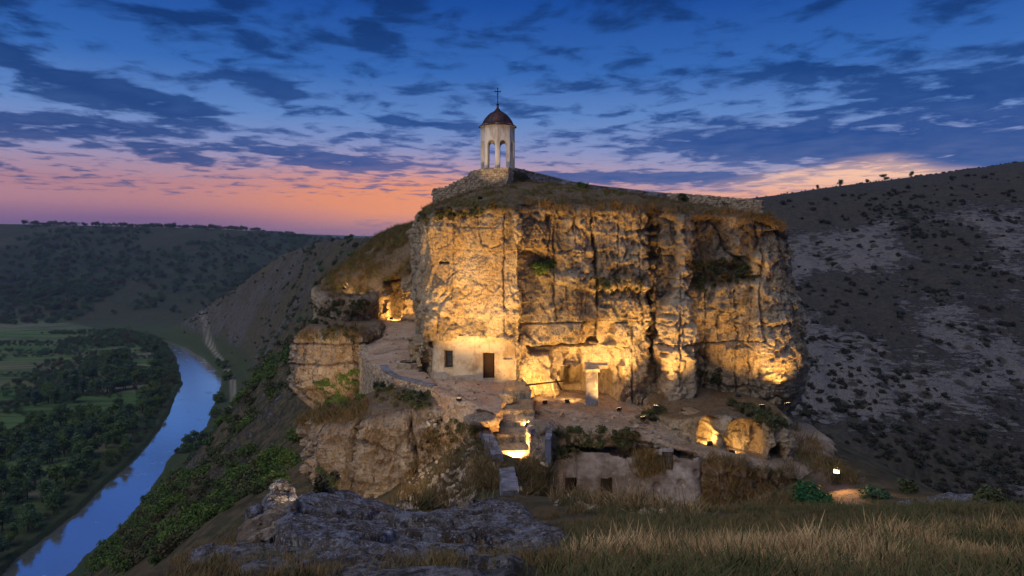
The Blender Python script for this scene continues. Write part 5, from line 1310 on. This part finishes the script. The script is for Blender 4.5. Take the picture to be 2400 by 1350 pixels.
def scatter(name, pts, protos, scale, label=None, cat=None, rng=None, tilt=0.12, kind='stuff', nz=None):
    """one object: copies of a few small plants on given points (geometry nodes)"""
    rng = rng or np.random.default_rng(len(pts)); pts = np.asarray(pts, np.float32); n = len(pts)
    me = bpy.data.meshes.new(name); me.vertices.add(n); me.vertices.foreach_set('co', pts.ravel())
    rot = np.stack([rng.normal(0, tilt, n), rng.normal(0, tilt, n), rng.uniform(0, 2 * PI, n)], 1).astype(np.float32)
    a = me.attributes.new('rot', 'FLOAT_VECTOR', 'POINT'); a.data.foreach_set('vector', rot.ravel())
    a = me.attributes.new('scl', 'FLOAT', 'POINT'); a.data.foreach_set('value', np.broadcast_to(np.asarray(scale, np.float32), n).astype(np.float32).ravel())
    a = me.attributes.new('idx', 'INT', 'POINT'); a.data.foreach_set('value', rng.integers(0, len(protos), n).astype(np.int32))
    o = bpy.data.objects.new(name, me); COL.objects.link(o)
    ng = bpy.data.node_groups.new(name, 'GeometryNodeTree')
    ng.interface.new_socket('Geometry', in_out='INPUT', socket_type='NodeSocketGeometry'); ng.interface.new_socket('Geometry', in_out='OUTPUT', socket_type='NodeSocketGeometry')
    N = ng.nodes; gi = N.new('NodeGroupInput'); go = N.new('NodeGroupOutput'); iop = N.new('GeometryNodeInstanceOnPoints'); gti = N.new('GeometryNodeJoinGeometry')
    for p in reversed(protos):
        oi = N.new('GeometryNodeObjectInfo'); oi.inputs['Object'].default_value = p; oi.inputs['As Instance'].default_value = True
        ng.links.new(oi.outputs['Geometry'], gti.inputs[0])
    def na(nm, ty):
        q = N.new('GeometryNodeInputNamedAttribute'); q.data_type = ty; q.inputs[0].default_value = nm; return q.outputs[0]
    e2r = N.new('FunctionNodeEulerToRotation')
    ng.links.new(na('rot', 'FLOAT_VECTOR'), e2r.inputs[0]); ng.links.new(e2r.outputs[0], iop.inputs['Rotation'])
    ng.links.new(na('scl', 'FLOAT'), iop.inputs['Scale']); ng.links.new(na('idx', 'INT'), iop.inputs['Instance Index']); iop.inputs['Pick Instance'].default_value = True
    ng.links.new(gi.outputs[0], iop.inputs['Points']); ng.links.new(gti.outputs[0], iop.inputs['Instance']); ng.links.new(iop.outputs[0], go.inputs[0])
    md = o.modifiers.new('scatter', 'NODES'); md.node_group = ng
    return tag(o, label, cat, kind=kind)

straw = [unlinked(make_tuft('straw_tuft', 40 + i, STRAW, n=15, h=0.62, spread=0.20, bend=0.75, w=0.0036, head=True)) for i in range(4)]
shortg = [unlinked(make_tuft('grass_tuft', 50 + i, GREENG, n=24, h=0.15, spread=0.17, bend=1.1, w=0.005)) for i in range(4)]
rust = [unlinked(make_tuft('rust_tuft', 60 + i, RUST, n=34, h=0.55, spread=0.20, bend=0.8, w=0.012)) for i in range(4)]
olive = [unlinked(make_tuft('olive_tuft', 70 + i, OLIVE, n=34, h=0.55, spread=0.22, bend=0.8, w=0.013)) for i in range(4)]
bush_s = [unlinked(make_shrub('scrub_small', 80 + i, 1.0, LEAFS)) for i in range(3)]
bush_y = [unlinked(make_shrub('scrub_fresh', 90 + i, 1.0, LEAFY, n=520)) for i in range(3)]
bush_d = [unlinked(make_shrub('scrub_dark', 95 + i, 1.0, LEAF, n=700, leaf=0.10, lobes=9)) for i in range(4)]
R2 = np.random.default_rng(77)
bpy.context.view_layer.update()
DG = bpy.context.evaluated_depsgraph_get()
from mathutils import Vector
def hit(px, py):
    d = Vector(((px - 1200) / F, 1, (HZ - py) / F)).normalized()
    ok, loc, nor, i_, ob, _ = SC.ray_cast(DG, Vector((0, 0, 0)), d, distance=3000)
    return (np.array(loc), np.array(nor), ob.name) if ok else None
def hits_in(poly, n, seed=1, steep=None, only=None):
    rs = np.random.default_rng(seed); P_ = np.array(poly, float); out = []
    for _ in range(n * 6):
        if len(out) >= n: break
        q = (rs.uniform(P_[:, 0].min(), P_[:, 0].max()), rs.uniform(P_[:, 1].min(), P_[:, 1].max()))
        if poly_sdf(np.array([q[0]]), np.array([q[1]]), poly)[0] > 0: continue
        h_ = hit(*q)
        if h_ is None or h_[0][1] > 110: continue
        if steep is not None and h_[1][2] < steep: continue
        out.append(h_[0])
    return np.array(out) if out else np.zeros((0, 3))
SPOT = [([(705, 715), (860, 700), (860, 740), (700, 765)], 130, 'g'), ([(700, 775), (850, 760), (855, 800), (700, 800)], 60, 'r'), ([(872, 890), (930, 915), (1008, 925), (1008, 965), (940, 955), (880, 940)], 90, 'g'), ([(740, 900), (840, 870), (850, 960), (745, 965)], 120, 'y'), ([(700, 965), (860, 945), (860, 985), (700, 1000)], 110, 'r'),
        ([(760, 760), (840, 770), (840, 800), (760, 800)], 50, 'g'), ([(770, 660), (860, 640), (870, 700), (770, 705)], 80, 'r'), ([(990, 1010), (1130, 990), (1170, 1100), (1100, 1190), (930, 1195), (960, 1090)], 170, 'r'),
        ([(1010, 980), (1120, 1000), (1140, 1060), (1010, 1050)], 60, 'g'), ([(1300, 1006), (1500, 1018), (1505, 1060), (1420, 1040), (1300, 1090)], 120, 'g'), ([(1470, 1040), (1530, 1060), (1560, 1110), (1500, 1120)], 80, 'r'),
        ([(1645, 1070), (1860, 1100), (1870, 1190), (1650, 1190)], 120, 'r'), ([(1245, 618), (1300, 612), (1305, 640), (1240, 645)], 40, 'y'), ([(1380, 655), (1500, 655), (1510, 684), (1390, 690)], 70, 'g'),
        ([(1620, 615), (1760, 610), (1765, 660), (1620, 680)], 140, 'g'), ([(1500, 960), (1560, 960), (1560, 990), (1500, 990)], 40, 'g'), ([(1630, 870), (1690, 875), (1700, 910), (1630, 900)], 40, 'g'),
        ([(1700, 945), (1800, 955), (1850, 1010), (1790, 1000)], 110, 'g'), ([(1860, 1000), (1960, 1080), (2030, 1130), (1960, 1140), (1870, 1080)], 90, 'r'), ([(740, 1105), (800, 1105), (800, 1150), (740, 1150)], 50, 'g'),
        ([(1110, 1085), (1170, 1085), (1170, 1150), (1100, 1150)], 110, 's'), ([(1215, 1085), (1285, 1090), (1290, 1160), (1215, 1160)], 120, 'r'), ([(980, 500), (1200, 478), (1210, 495), (985, 525)], 90, 'g'),
        ([(1210, 478), (1500, 480), (1800, 500), (1840, 540), (1700, 505), (1215, 492)], 120, 'r'), ([(1300, 1160), (1640, 1195), (1640, 1215), (1300, 1185)], 130, 's')]
bag = dict(g=[], y=[], r=[], s=[])
for i, (poly, n, k) in enumerate(SPOT):
    h_ = hits_in(poly, n, i + 5)
    if len(h_): bag[k].append(h_)
RUB = [hits_in([(1010, 975), (1130, 990), (1170, 1100), (1100, 1190), (930, 1195), (960, 1090)], 380, 71, 0.25), hits_in([(1215, 1090), (1285, 1090), (1290, 1160), (1215, 1160)], 60, 72), hits_in([(1290, 1150), (1640, 1180), (1640, 1215), (1290, 1190)], 90, 73),
       hits_in([(1250, 960), (1560, 990), (1640, 1050), (1300, 1003)], 60, 74, 0.8), hits_in([(870, 770), (1000, 800), (1160, 930), (1100, 940), (900, 850)], 40, 75, 0.7)]
RUB = [r for r in RUB if len(r)]
ONES = {}
for q in ((1912, 1186), (1872, 1150), (1362, 440), (1597, 468), (1690, 478), (1270, 640), (1530, 985), (800, 940), (770, 1140), (2330, 1185), (2060, 1165), (2120, 1150)):
    ONES[q] = hit(*q)

# meadow grass and dry straw in front
n = 17000; yy = 5.2 + 20 * R2.random(n) ** 1.15; xx = (R2.uniform(-0.42, 0.85, n)) * yy
px, py = 1200 + F * xx / yy, 0
cover = fbm(xx * 0.5, yy * 0.5, o=3)
keep = (cover > -0.12) & ((px > 1330) | (R2.random(n) < 0.04))
px = 1200 + F * xx / yy; keep &= ~((px > 640) & (px < 1290)) | (R2.random(n) < 0.12); xx, yy = xx[keep], yy[keep]; zz = terrain(xx, yy)
scatter('meadow_grass', np.stack([xx, yy, zz], 1), shortg, R2.uniform(0.5, 1.3, len(xx)) * (0.9 + 0.8 * fbm(xx * 1.1, yy * 1.1, o=2)), 'short green and brown grass covering the near meadow', 'grass', tilt=0.2)
n = 10000; pp = R2.uniform(1270, 2480, n); lim = interp(pp, [1150, 1300, 1600, 1900, 2150, 2400, 2480], [7.0, 7.8, 9.0, 10.4, 12.4, 16.0, 16.5]); yy = 6.0 + (lim - 6.0) * R2.random(n) ** 0.8; xx = (pp - 1200) / F * yy
keep = fbm(xx * 0.6, yy * 0.6, o=3) > -0.10; xx, yy = xx[keep], yy[keep]
scatter('dry_straw', np.stack([xx, yy, terrain(xx, yy)], 1), straw, R2.uniform(0.16, 0.60, len(xx)) * interp(yy, [6, 8, 16], [0.75, 0.95, 1.1]) * (0.85 + 0.9 * fbm(xx * 0.8, yy * 0.8, o=3)), 'tall dry straw grass in the lower right corner', 'dry grass', tilt=0.16)
n = 3400; yy = R2.uniform(7, 22, n); xx = R2.uniform(-0.50, 0.75, n) * yy; keep = (fbm(xx * 0.4 + 7, yy * 0.4, o=3) > 0.10) | ((xx / yy < -0.25) & (R2.random(n) < 0.55)); xx, yy = xx[keep], yy[keep]
scatter('brown_grass', np.stack([xx, yy, terrain(xx, yy)], 1), rust, R2.uniform(0.18, 0.42, len(xx)), 'brown dry grass tufts among the near rocks', 'dry grass', tilt=0.2)

# grass on the rock top and flanks
def on_poly(poly, n, fn, rng=R2, dens=None, thr=-0.2, fs=0.5):
    P_ = np.array(poly); out = []
    x = rng.uniform(P_[:, 0].min(), P_[:, 0].max(), n); y = rng.uniform(P_[:, 1].min(), P_[:, 1].max(), n)
    k = (poly_sdf(x, y, poly) < -0.45) & (fbm(x * fs, y * fs, o=3) > thr); x, y = x[k], y[k]
    return np.stack([x, y, fn(x, y)], 1)
topA = on_poly(main_plan, 12000, top_main, thr=-0.12, fs=0.9); topA = topA[topA[:, 1] < 70]
a = fbm(topA[:, 0] * 0.35, topA[:, 1] * 0.35, o=2) + 0.25 * sst(2, 10, topA[:, 0])
scatter('rock_top_grass', topA[a < 0.08], olive, R2.uniform(0.2, 0.62, (a < 0.08).sum()), 'olive grass and weeds on the rock top', 'grass', tilt=0.25)
scatter('rock_top_dry_grass', topA[a >= 0.08], rust, R2.uniform(0.2, 0.6, (a >= 0.08).sum()), 'rusty dry grass on the rock top', 'dry grass', tilt=0.25)
f1 = on_poly(flank_plan, 3600, flank_top, thr=-0.05)
scatter('flank_grass', f1, olive + rust, R2.uniform(0.4, 1.1, len(f1)), 'olive and rusty grass on the sloping left flank of the rock', 'grass', tilt=0.25)

rs = np.random.default_rng(9)
for k, protos, lb, sc in (('g', olive + bush_s, 'olive weeds and scrub rooted on ledges of the cliff', (0.22, 0.52)), ('y', bush_y + olive, 'bright yellow green weeds beside the retaining wall', (0.25, 0.6)),
                          ('r', rust, 'rusty dry grass hanging on the slopes below the terraces', (0.5, 1.2)), ('s', straw + rust, 'straw coloured grass beside the causeway and rock rooms', (0.6, 1.1))):
    P_ = np.concatenate(bag[k]); scatter('ledge_plants', P_, protos, rs.uniform(sc[0], sc[1], len(P_)), lb, 'plants', rng=rs, tilt=0.35)

# rubble lying in the gully, at the wall feet and on the terraces
def make_stone(seed):
    rs = np.random.default_rng(seed); m = MB().box((0, 0, 0.02), (0.30, 0.24, 0.17), rs.uniform(0, 3), jit=0.035); return unlinked(m.build('loose_stone', STONE if seed % 2 else ROCKB, None))
stones = [make_stone(i) for i in range(4)]
P_ = np.concatenate(RUB); scatter('rubble', P_, stones, np.random.default_rng(4).uniform(0.25, 1.1, len(P_)) ** 1.2, 'loose pale stones lying in the gully and along the terraces', 'rubble', tilt=0.4)
# sparse scrub on the long left flank of the ridge
n = 5200; y = R2.uniform(110, 600, n); x = R2.uniform(-300, -15, n); k = (x > river_r(y) + 16) & (x < interp(y, _cy, _cx) + 3) & ((fbm(x * 0.03, y * 0.03, o=3) > 0.0) | (R2.random(n) < 0.2)); x, y = x[k], y[k]
scatter('ridge_scrub', np.stack([x, y, terrain(x, y)], 1), bush_s + bush_d[:1], R2.uniform(0.6, 2.0, len(x)), 'scattered dark scrub on the long stony flank of the ridge', 'scrub', tilt=0.1)
# ------------------------------------------------------------------ trees and shrubs one can tell apart
trees = [make_tree('broadleaf_tree', 200 + i, 9.0, LEAF if i % 3 else LEAFY, n=1500) for i in range(5)]
for t in trees: unlinked(t)
for t in trees:
    for c in t.children: unlinked(c)
def copy_tree_thing(proto, name, loc, rz, sc, label, cat, group=None):
    r = proto.copy(); r.name = name; COL.objects.link(r); r.location = tuple(loc); r.rotation_euler = (0, 0, rz); r.scale = (sc[0], sc[0], sc[1])
    tag(r, label, cat, group)
    for ch in list(proto.children):
        c = ch.copy(); COL.objects.link(c); c.parent = r
    return r
def copy_mesh_thing(proto, name, loc, rz, sc, label, cat, group=None):
    r = proto.copy(); r.name = name; COL.objects.link(r); r.location = tuple(loc); r.rotation_euler = (0, 0, rz); r.scale = (sc, sc, sc * 0.9)
    return tag(r, label, cat, group)
R3 = np.random.default_rng(31)
ROWS = ('nearest the bottom', 'low down', 'fairly low', 'below the middle', 'above the middle', 'high up', 'highest up')
COLS = ('far left', 'left', 'centre left', 'middle', 'centre right', 'right', 'far right')
def spot(prefix, x, y, z, box, size=None):
    """a label that says how big it looks and where in the photograph it stands; box: the px and py range of its group"""
    px, py = 1200 + F * x / y, HZ - F * z / y
    c = int(np.clip((px - box[0]) / (box[1] - box[0]) * 7, 0, 6)); r = int(np.clip((box[3] - py) / (box[3] - box[2]) * 7, 0, 6))
    w = ('' if size is None else ('small ', 'middling ', 'large ')[size])
    return '%s%s, %s of group, %s' % (w, prefix, COLS[c], ROWS[r])
def sized(v, arr): return int(np.searchsorted(np.quantile(arr, (0.33, 0.67)), v))
def seen(x, y, z, m=25): px, py = 1200 + F * x / y, HZ - F * z / y; return (px > -m) & (px < 2400 + m) & (py < 1350 + m * 2)
# wood on the left bank
def valley(n, u0, u1, y0, y1, pw=1.4):
    y = R3.uniform(y0, y1, n); u = u0 + (u1 - u0) * R3.random(n) ** pw; x = river_l(y) - u; return x, y
X, Y = valley(2600, 3, 95, 150, 600)
dens = fbm(X * 0.018, Y * 0.018, o=3); u = river_l(Y) - X
vis = (X / Y > -0.80)
k = vis & ((u < 16) | (dens > 0.02) | (Y < 235)); X, Y, u = X[k], Y[k], u[k]
# thin so that crowns do not sit inside each other
o_ = []; cell = {}
for i in range(len(X)):
    key = (int(X[i] / 5.0), int(Y[i] / 5.0))
    if key in cell: continue
    cell[key] = 1; o_.append(i)
X, Y = X[o_], Y[o_]; Z = terrain(X, Y); k = seen(X, Y, Z, 60); X, Y, Z = X[k], Y[k], Z[k]
sz = R3.uniform(0.55, 1.15, len(X)) * interp(river_l(Y) - X, [0, 14, 60, 95], [0.6, 1.0, 0.9, 0.6])
big = np.argsort(-(sz / Y))
for i in big[:230]:
    copy_tree_thing(trees[R3.integers(5)], 'broadleaf_tree', (X[i], Y[i], Z[i] - 0.3), R3.uniform(0, 6.3), (sz[i] * R3.uniform(0.9, 1.2), sz[i]), spot('dark bank wood tree', X[i], Y[i], Z[i] + 4 * sz[i], (0, 430, 780, 1350), sized(sz[i], sz)), 'tree', 'trees of the wood along the left river bank')
rest = big[230:]
treebush = [unlinked(make_shrub('wood_crown', 300 + i, 4.0, LEAF if i % 2 else LEAFS, n=900, leaf=0.07, tall=1.2, lobes=10)) for i in range(4)]
if len(rest): scatter('far_wood', np.stack([X[rest], Y[rest], Z[rest]], 1), treebush, sz[rest] * 0.95, 'dense wood filling the valley floor beyond the nearest trees', 'wood', tilt=0.08)
# hedgerows, scrub in the fields and the tree belt at the foot of the far hills
pts = []
for _ in range(26):
    x0, y0, L = R3.uniform(-430, -190), R3.uniform(300, 640), R3.uniform(30, 130)
    a = math.radians(R3.choice([0, 8, -6]) + R3.normal(0, 3)) 
    for q in np.arange(0, L, 4.5): pts.append((x0 - q * math.cos(a), y0 + q * math.sin(a) + R3.normal(0, 1.2), R3.uniform(0.3, 0.65)))
for _ in range(620):
    y = R3.uniform(665, 800); x = R3.uniform(-620, -300); 
    if fbm(np.array([x * 0.01]), np.array([y * 0.03]), o=2)[0] > -0.12: pts.append((x, y, R3.uniform(0.7, 1.5)))
pts = np.array(pts); k = (river_l(pts[:, 1]) - pts[:, 0] > 4); pts = pts[k]
scatter('field_hedges', np.stack([pts[:, 0], pts[:, 1], terrain(pts[:, 0], pts[:, 1])], 1), treebush, pts[:, 2], 'hedgerows and belts of trees between the valley fields', 'hedges', tilt=0.05)
# scrub on the far hills
n = 2600; x = R3.uniform(-950, 0, n); y = R3.uniform(720, 1150, n); k = (fbm(x * 0.008, y * 0.008, o=3) > -0.15) & (x / y > -0.85)
x, y = x[k], y[k]; scatter('far_hill_scrub', np.stack([x, y, terrain(x, y)], 1), treebush, R3.uniform(0.5, 1.5, len(x)), 'dark scrub over the far valley hills', 'scrub', tilt=0.05)
# right bank bushes between water and track
X, Y = [], []
for _ in range(900):
    y = R3.uniform(175, 470); w = R3.uniform(1.5, 9) * (1.0 if y < 330 else 0.5); X.append(river_r(np.array([y]))[0] + w); Y.append(y)
X, Y = np.array(X), np.array(Y); k = fbm(X * 0.04 + 9, Y * 0.04, o=2) > 0.02; X, Y = X[k], Y[k]
cell = {}; o_ = []
for i in range(len(X)):
    key = (int(X[i] / 3.2), int(Y[i] / 3.2))
    if key not in cell: cell[key] = 1; o_.append(i)
X, Y = X[o_], Y[o_]; Z = terrain(X, Y)
for i in range(min(70, len(X))):
    s_ = R3.uniform(0.28, 0.62)
    copy_tree_thing(trees[R3.integers(5)], 'bank_tree', (X[i], Y[i], Z[i] - 0.2), R3.uniform(0, 6.3), (s_ * 1.2, s_), spot('dark riverside tree', X[i], Y[i], Z[i] + 2, (230, 560, 860, 1260), sized(s_, (0.28, 0.62))), 'tree', 'small trees between river and cart track')
# shrubs of the slope left of the rock
fresh = [unlinked(make_shrub('slope_shrub', 400 + i, 1.0, LEAFY if i < 3 else LEAFS, n=900, leaf=0.085, tall=0.9, lobes=9)) for i in range(5)]
x = R3.uniform(-125, -14, 12000); y = R3.uniform(46, 235, 12000)
px, py = 1200 + F * x / y, 0; z = terrain(x, y); py = HZ - F * z / y
near = poly_sdf(px, py, [(200, 1340), (300, 1250), (400, 1140), (560, 1060), (700, 1080), (690, 1150), (620, 1230), (560, 1300), (440, 1330)]) < 0
band = poly_sdf(px, py, [(560, 1060), (480, 1080), (560, 900), (700, 800), (720, 1000), (700, 1080)]) < 0
k = (near & (fbm(x * 0.05, y * 0.05, o=3) > -0.32)) | (band & (R3.random(len(x)) < 0.10))
x, y, z = x[k], y[k], z[k]; cell = {}; o_ = []
for i in range(len(x)):
    key = (int(x[i] / 2.1), int(y[i] / 2.1))
    if key not in cell: cell[key] = 1; o_.append(i)
x, y, z = x[o_], y[o_], z[o_]; k = seen(x, y, z); x, y, z = x[k], y[k], z[k]; s_ = R3.uniform(0.9, 2.3, len(x)) * interp(y, [46, 80, 150, 235], [0.6, 0.85, 1.15, 1.3])
od = np.argsort(-(s_ / y))
for i in od[:170]:
    copy_mesh_thing(fresh[R3.integers(5)], 'slope_shrub', (x[i], y[i], z[i] - 0.2), R3.uniform(0, 6.3), s_[i], spot('leafy green slope shrub', x[i], y[i], z[i] + 0.6 * s_[i], (190, 720, 820, 1340), sized(s_[i], s_)), 'shrub', 'green shrubs on the slope left of the rock')
if len(od) > 170: scatter('slope_thicket', np.stack([x, y, z], 1)[od[170:]], fresh, s_[od[170:]], 'thicket of smaller shrubs on the slope left of the rock', 'thicket')
# dark shrubs on the stony hillside at the right
n = 9000; y = R3.uniform(95, 330, n); x = R3.uniform(0.30, 0.82, n) * y; z = terrain(x, y); px, py = 1200 + F * x / y, HZ - F * z / y
k = (px > 1780) & (py < 1190) & (py > interp(px, [1760, 1900, 2050, 2200, 2400], [465, 455, 432, 408, 380]) + 14) & ((fbm(x * 0.035, y * 0.02, o=4) > 0.03) | (R3.random(n) < 0.14)); x, y, z = x[k], y[k], z[k]; cell = {}; o_ = []
for i in range(len(x)):
    key = (int(x[i] / 2.0), int(y[i] / 2.0))
    if key not in cell: cell[key] = 1; o_.append(i)
x, y, z = x[o_], y[o_], z[o_]; k = seen(x, y, z); x, y, z = x[k], y[k], z[k]; s_ = R3.uniform(0.45, 1.5, len(x)) ** 1.25; od = np.argsort(-(s_ / y))
hs = [unlinked(make_shrub('hill_shrub', 450 + i, 1.0, LEAFH, n=380, leaf=0.13, tall=(0.5, 0.8, 0.6, 0.9)[i], lobes=(4, 6, 9, 5)[i])) for i in range(4)]
for i in od[:290]:
    copy_mesh_thing(hs[R3.integers(4)], 'hill_shrub', (x[i], y[i], z[i] - 0.15), R3.uniform(0, 6.3), s_[i] * 1.1, spot('dark hillside shrub', x[i], y[i], z[i] + 0.4 * s_[i], (1780, 2400, 420, 1190), sized(s_[i], s_)), 'shrub', 'dark shrubs dotted over the right hillside')
if len(od) > 290: scatter('hillside_scrub', np.stack([x, y, z], 1)[od[290:]], hs, s_[od[290:]], 'small dark scrub between the shrubs of the right hillside', 'scrub')
# trees on the skyline of the right hill
sk = [('tiny round bush at the low left end of the right skyline', 1845, 0.22), ('small round tree on the right skyline, leftmost of the five', 1915, 0.42), ('bushy tree on the right skyline, second of the five from the left', 1970, 0.6), ('low flat bush tree on the right skyline, in the middle of the five', 2032, 0.42),
      ('broad tree on the right skyline, fourth of the five from the left', 2073, 0.68), ('lone leaning tree on the right skyline, nearest the right edge', 2136, 0.55)]
for i, (lb, px, s_) in enumerate(sk):
    ys_ = np.linspace(150, 420, 541); xs_ = (px - 1200) / F * ys_; zs_ = terrain(xs_, ys_); j = int(np.argmax(zs_ / ys_))
    copy_tree_thing(trees[(i * 2) % 5], 'hill_tree', (xs_[j], ys_[j], zs_[j] - 0.4), i * 1.3, (s_ * 0.85, s_ * 0.62), lb, 'tree')
# single plants round the rock
def one(name, px, py, s_, proto, label, cat='shrub', rz=0.5, sink=0.1):
    h_ = ONES[(px, py)]
    if h_ is None: return
    l = h_[0]; copy_mesh_thing(proto, name, (l[0], l[1], l[2] - sink), rz, s_, label, cat)
gl = unlinked(make_shrub('glossy_shrub', 500, 1.0, LEAFG, n=1500, leaf=0.075, tall=0.85, lobes=11))
one('glossy_shrub', 1912, 1186, 1.15, gl, 'lush deep green shrub at the foot of the rock beside the path')
one('glossy_shrub', 1872, 1150, 0.7, fresh[0], 'yellow green shrub left of the lush shrub under the cave rock')
one('wall_shrub', 1362, 440, 0.75, bush_y[0], 'spiky green shrub on the skyline right of the bell tower')
one('wall_shrub', 1597, 468, 0.8, bush_s[0], 'round dark shrub at the left end of the straight pale wall')
one('wall_shrub', 1690, 478, 0.45, bush_s[1], 'small dark shrub behind the middle of the straight pale wall')
one('rock_shrub', 1270, 640, 0.55, bush_y[1], 'green shrub growing from the cliff ledge right of the bright left face')
one('rock_shrub', 1530, 985, 0.6, bush_s[2], 'dark shrub at the foot of the tall fracture')
one('rock_shrub', 800, 940, 0.9, bush_y[2], 'bright yellow green bush against the masonry wall on the left')
one('rock_shrub', 770, 1140, 0.9, bush_d[0], 'dark green bush at the foot of the lower left cliff')
one('edge_shrub', 2330, 1185, 0.9, bush_s[1], 'dark bush at the right edge behind the straw')
one('edge_shrub', 2060, 1165, 0.8, bush_d[2], 'dark bush beside the lower end of the path')
one('edge_shrub', 2120, 1150, 0.9, bush_s[0], 'scraggly bush on the gully brink right of the path')

# things whose labels still agree are told apart by their order from left to right
ORD = ('leftmost', 'second from left', 'third from left', 'fourth from left', 'fifth from left', 'sixth from left', 'seventh from left', 'eighth from left', 'ninth from left', 'tenth from left', 'eleventh from left', 'twelfth from left', 'thirteenth from left', 'fourteenth from left', 'fifteenth from left', 'sixteenth from left', 'seventeenth from left', 'eighteenth from left', 'nineteenth from left', 'twentieth from left', 'next to rightmost')
_by = {}
for o in COL.objects:
    if o.parent is None and o.get('group') and o.get('label'): _by.setdefault(o['label'], []).append(o)
for lb, os_ in _by.items():
    if len(os_) > 1:
        os_.sort(key=lambda o: o.location.x / o.location.y)
        for i, o in enumerate(os_):
            o['label'] = lb + ', ' + (ORD[i] if i < len(os_) - 1 and i < len(ORD) else 'rightmost')

# low scrub that breaks the right skyline
_p = []
for px_ in np.concatenate([R3.uniform(1770, 2400, 90), R3.normal(2260, 60, 50)]):
    ys_ = np.linspace(150, 420, 271); xs_ = (px_ - 1200) / F * ys_; zs_ = terrain(xs_, ys_); j = int(np.argmax(zs_ / ys_)); _p.append((xs_[j], ys_[j], zs_[j] - 0.1))
scatter('skyline_scrub', np.array(_p), hs, R3.uniform(0.25, 0.75, len(_p)), 'low scrub along the crest of the right hill', 'scrub')
# ------------------------------------------------------------------ evening air
m = bpy.data.materials.new('evening_air'); m.use_nodes = True; nt = m.node_tree; nt.nodes.clear()
vo = nt.nodes.new('ShaderNodeOutputMaterial'); pv = nt.nodes.new('ShaderNodeVolumePrincipled')
pv.inputs['Color'].default_value = (0.62, 0.74, 0.95, 1); pv.inputs['Density'].default_value = 0.00011; pv.inputs['Anisotropy'].default_value = 0.0
nt.links.new(pv.outputs[0], vo.inputs['Volume'])
hz = MB().box((0, 0, (84 - 96) / 2), (13300, 13300, 180)).build('haze', m); tag(hz, kind='stuff'); hz['label'] = 'thin blue evening haze lying over the valley'
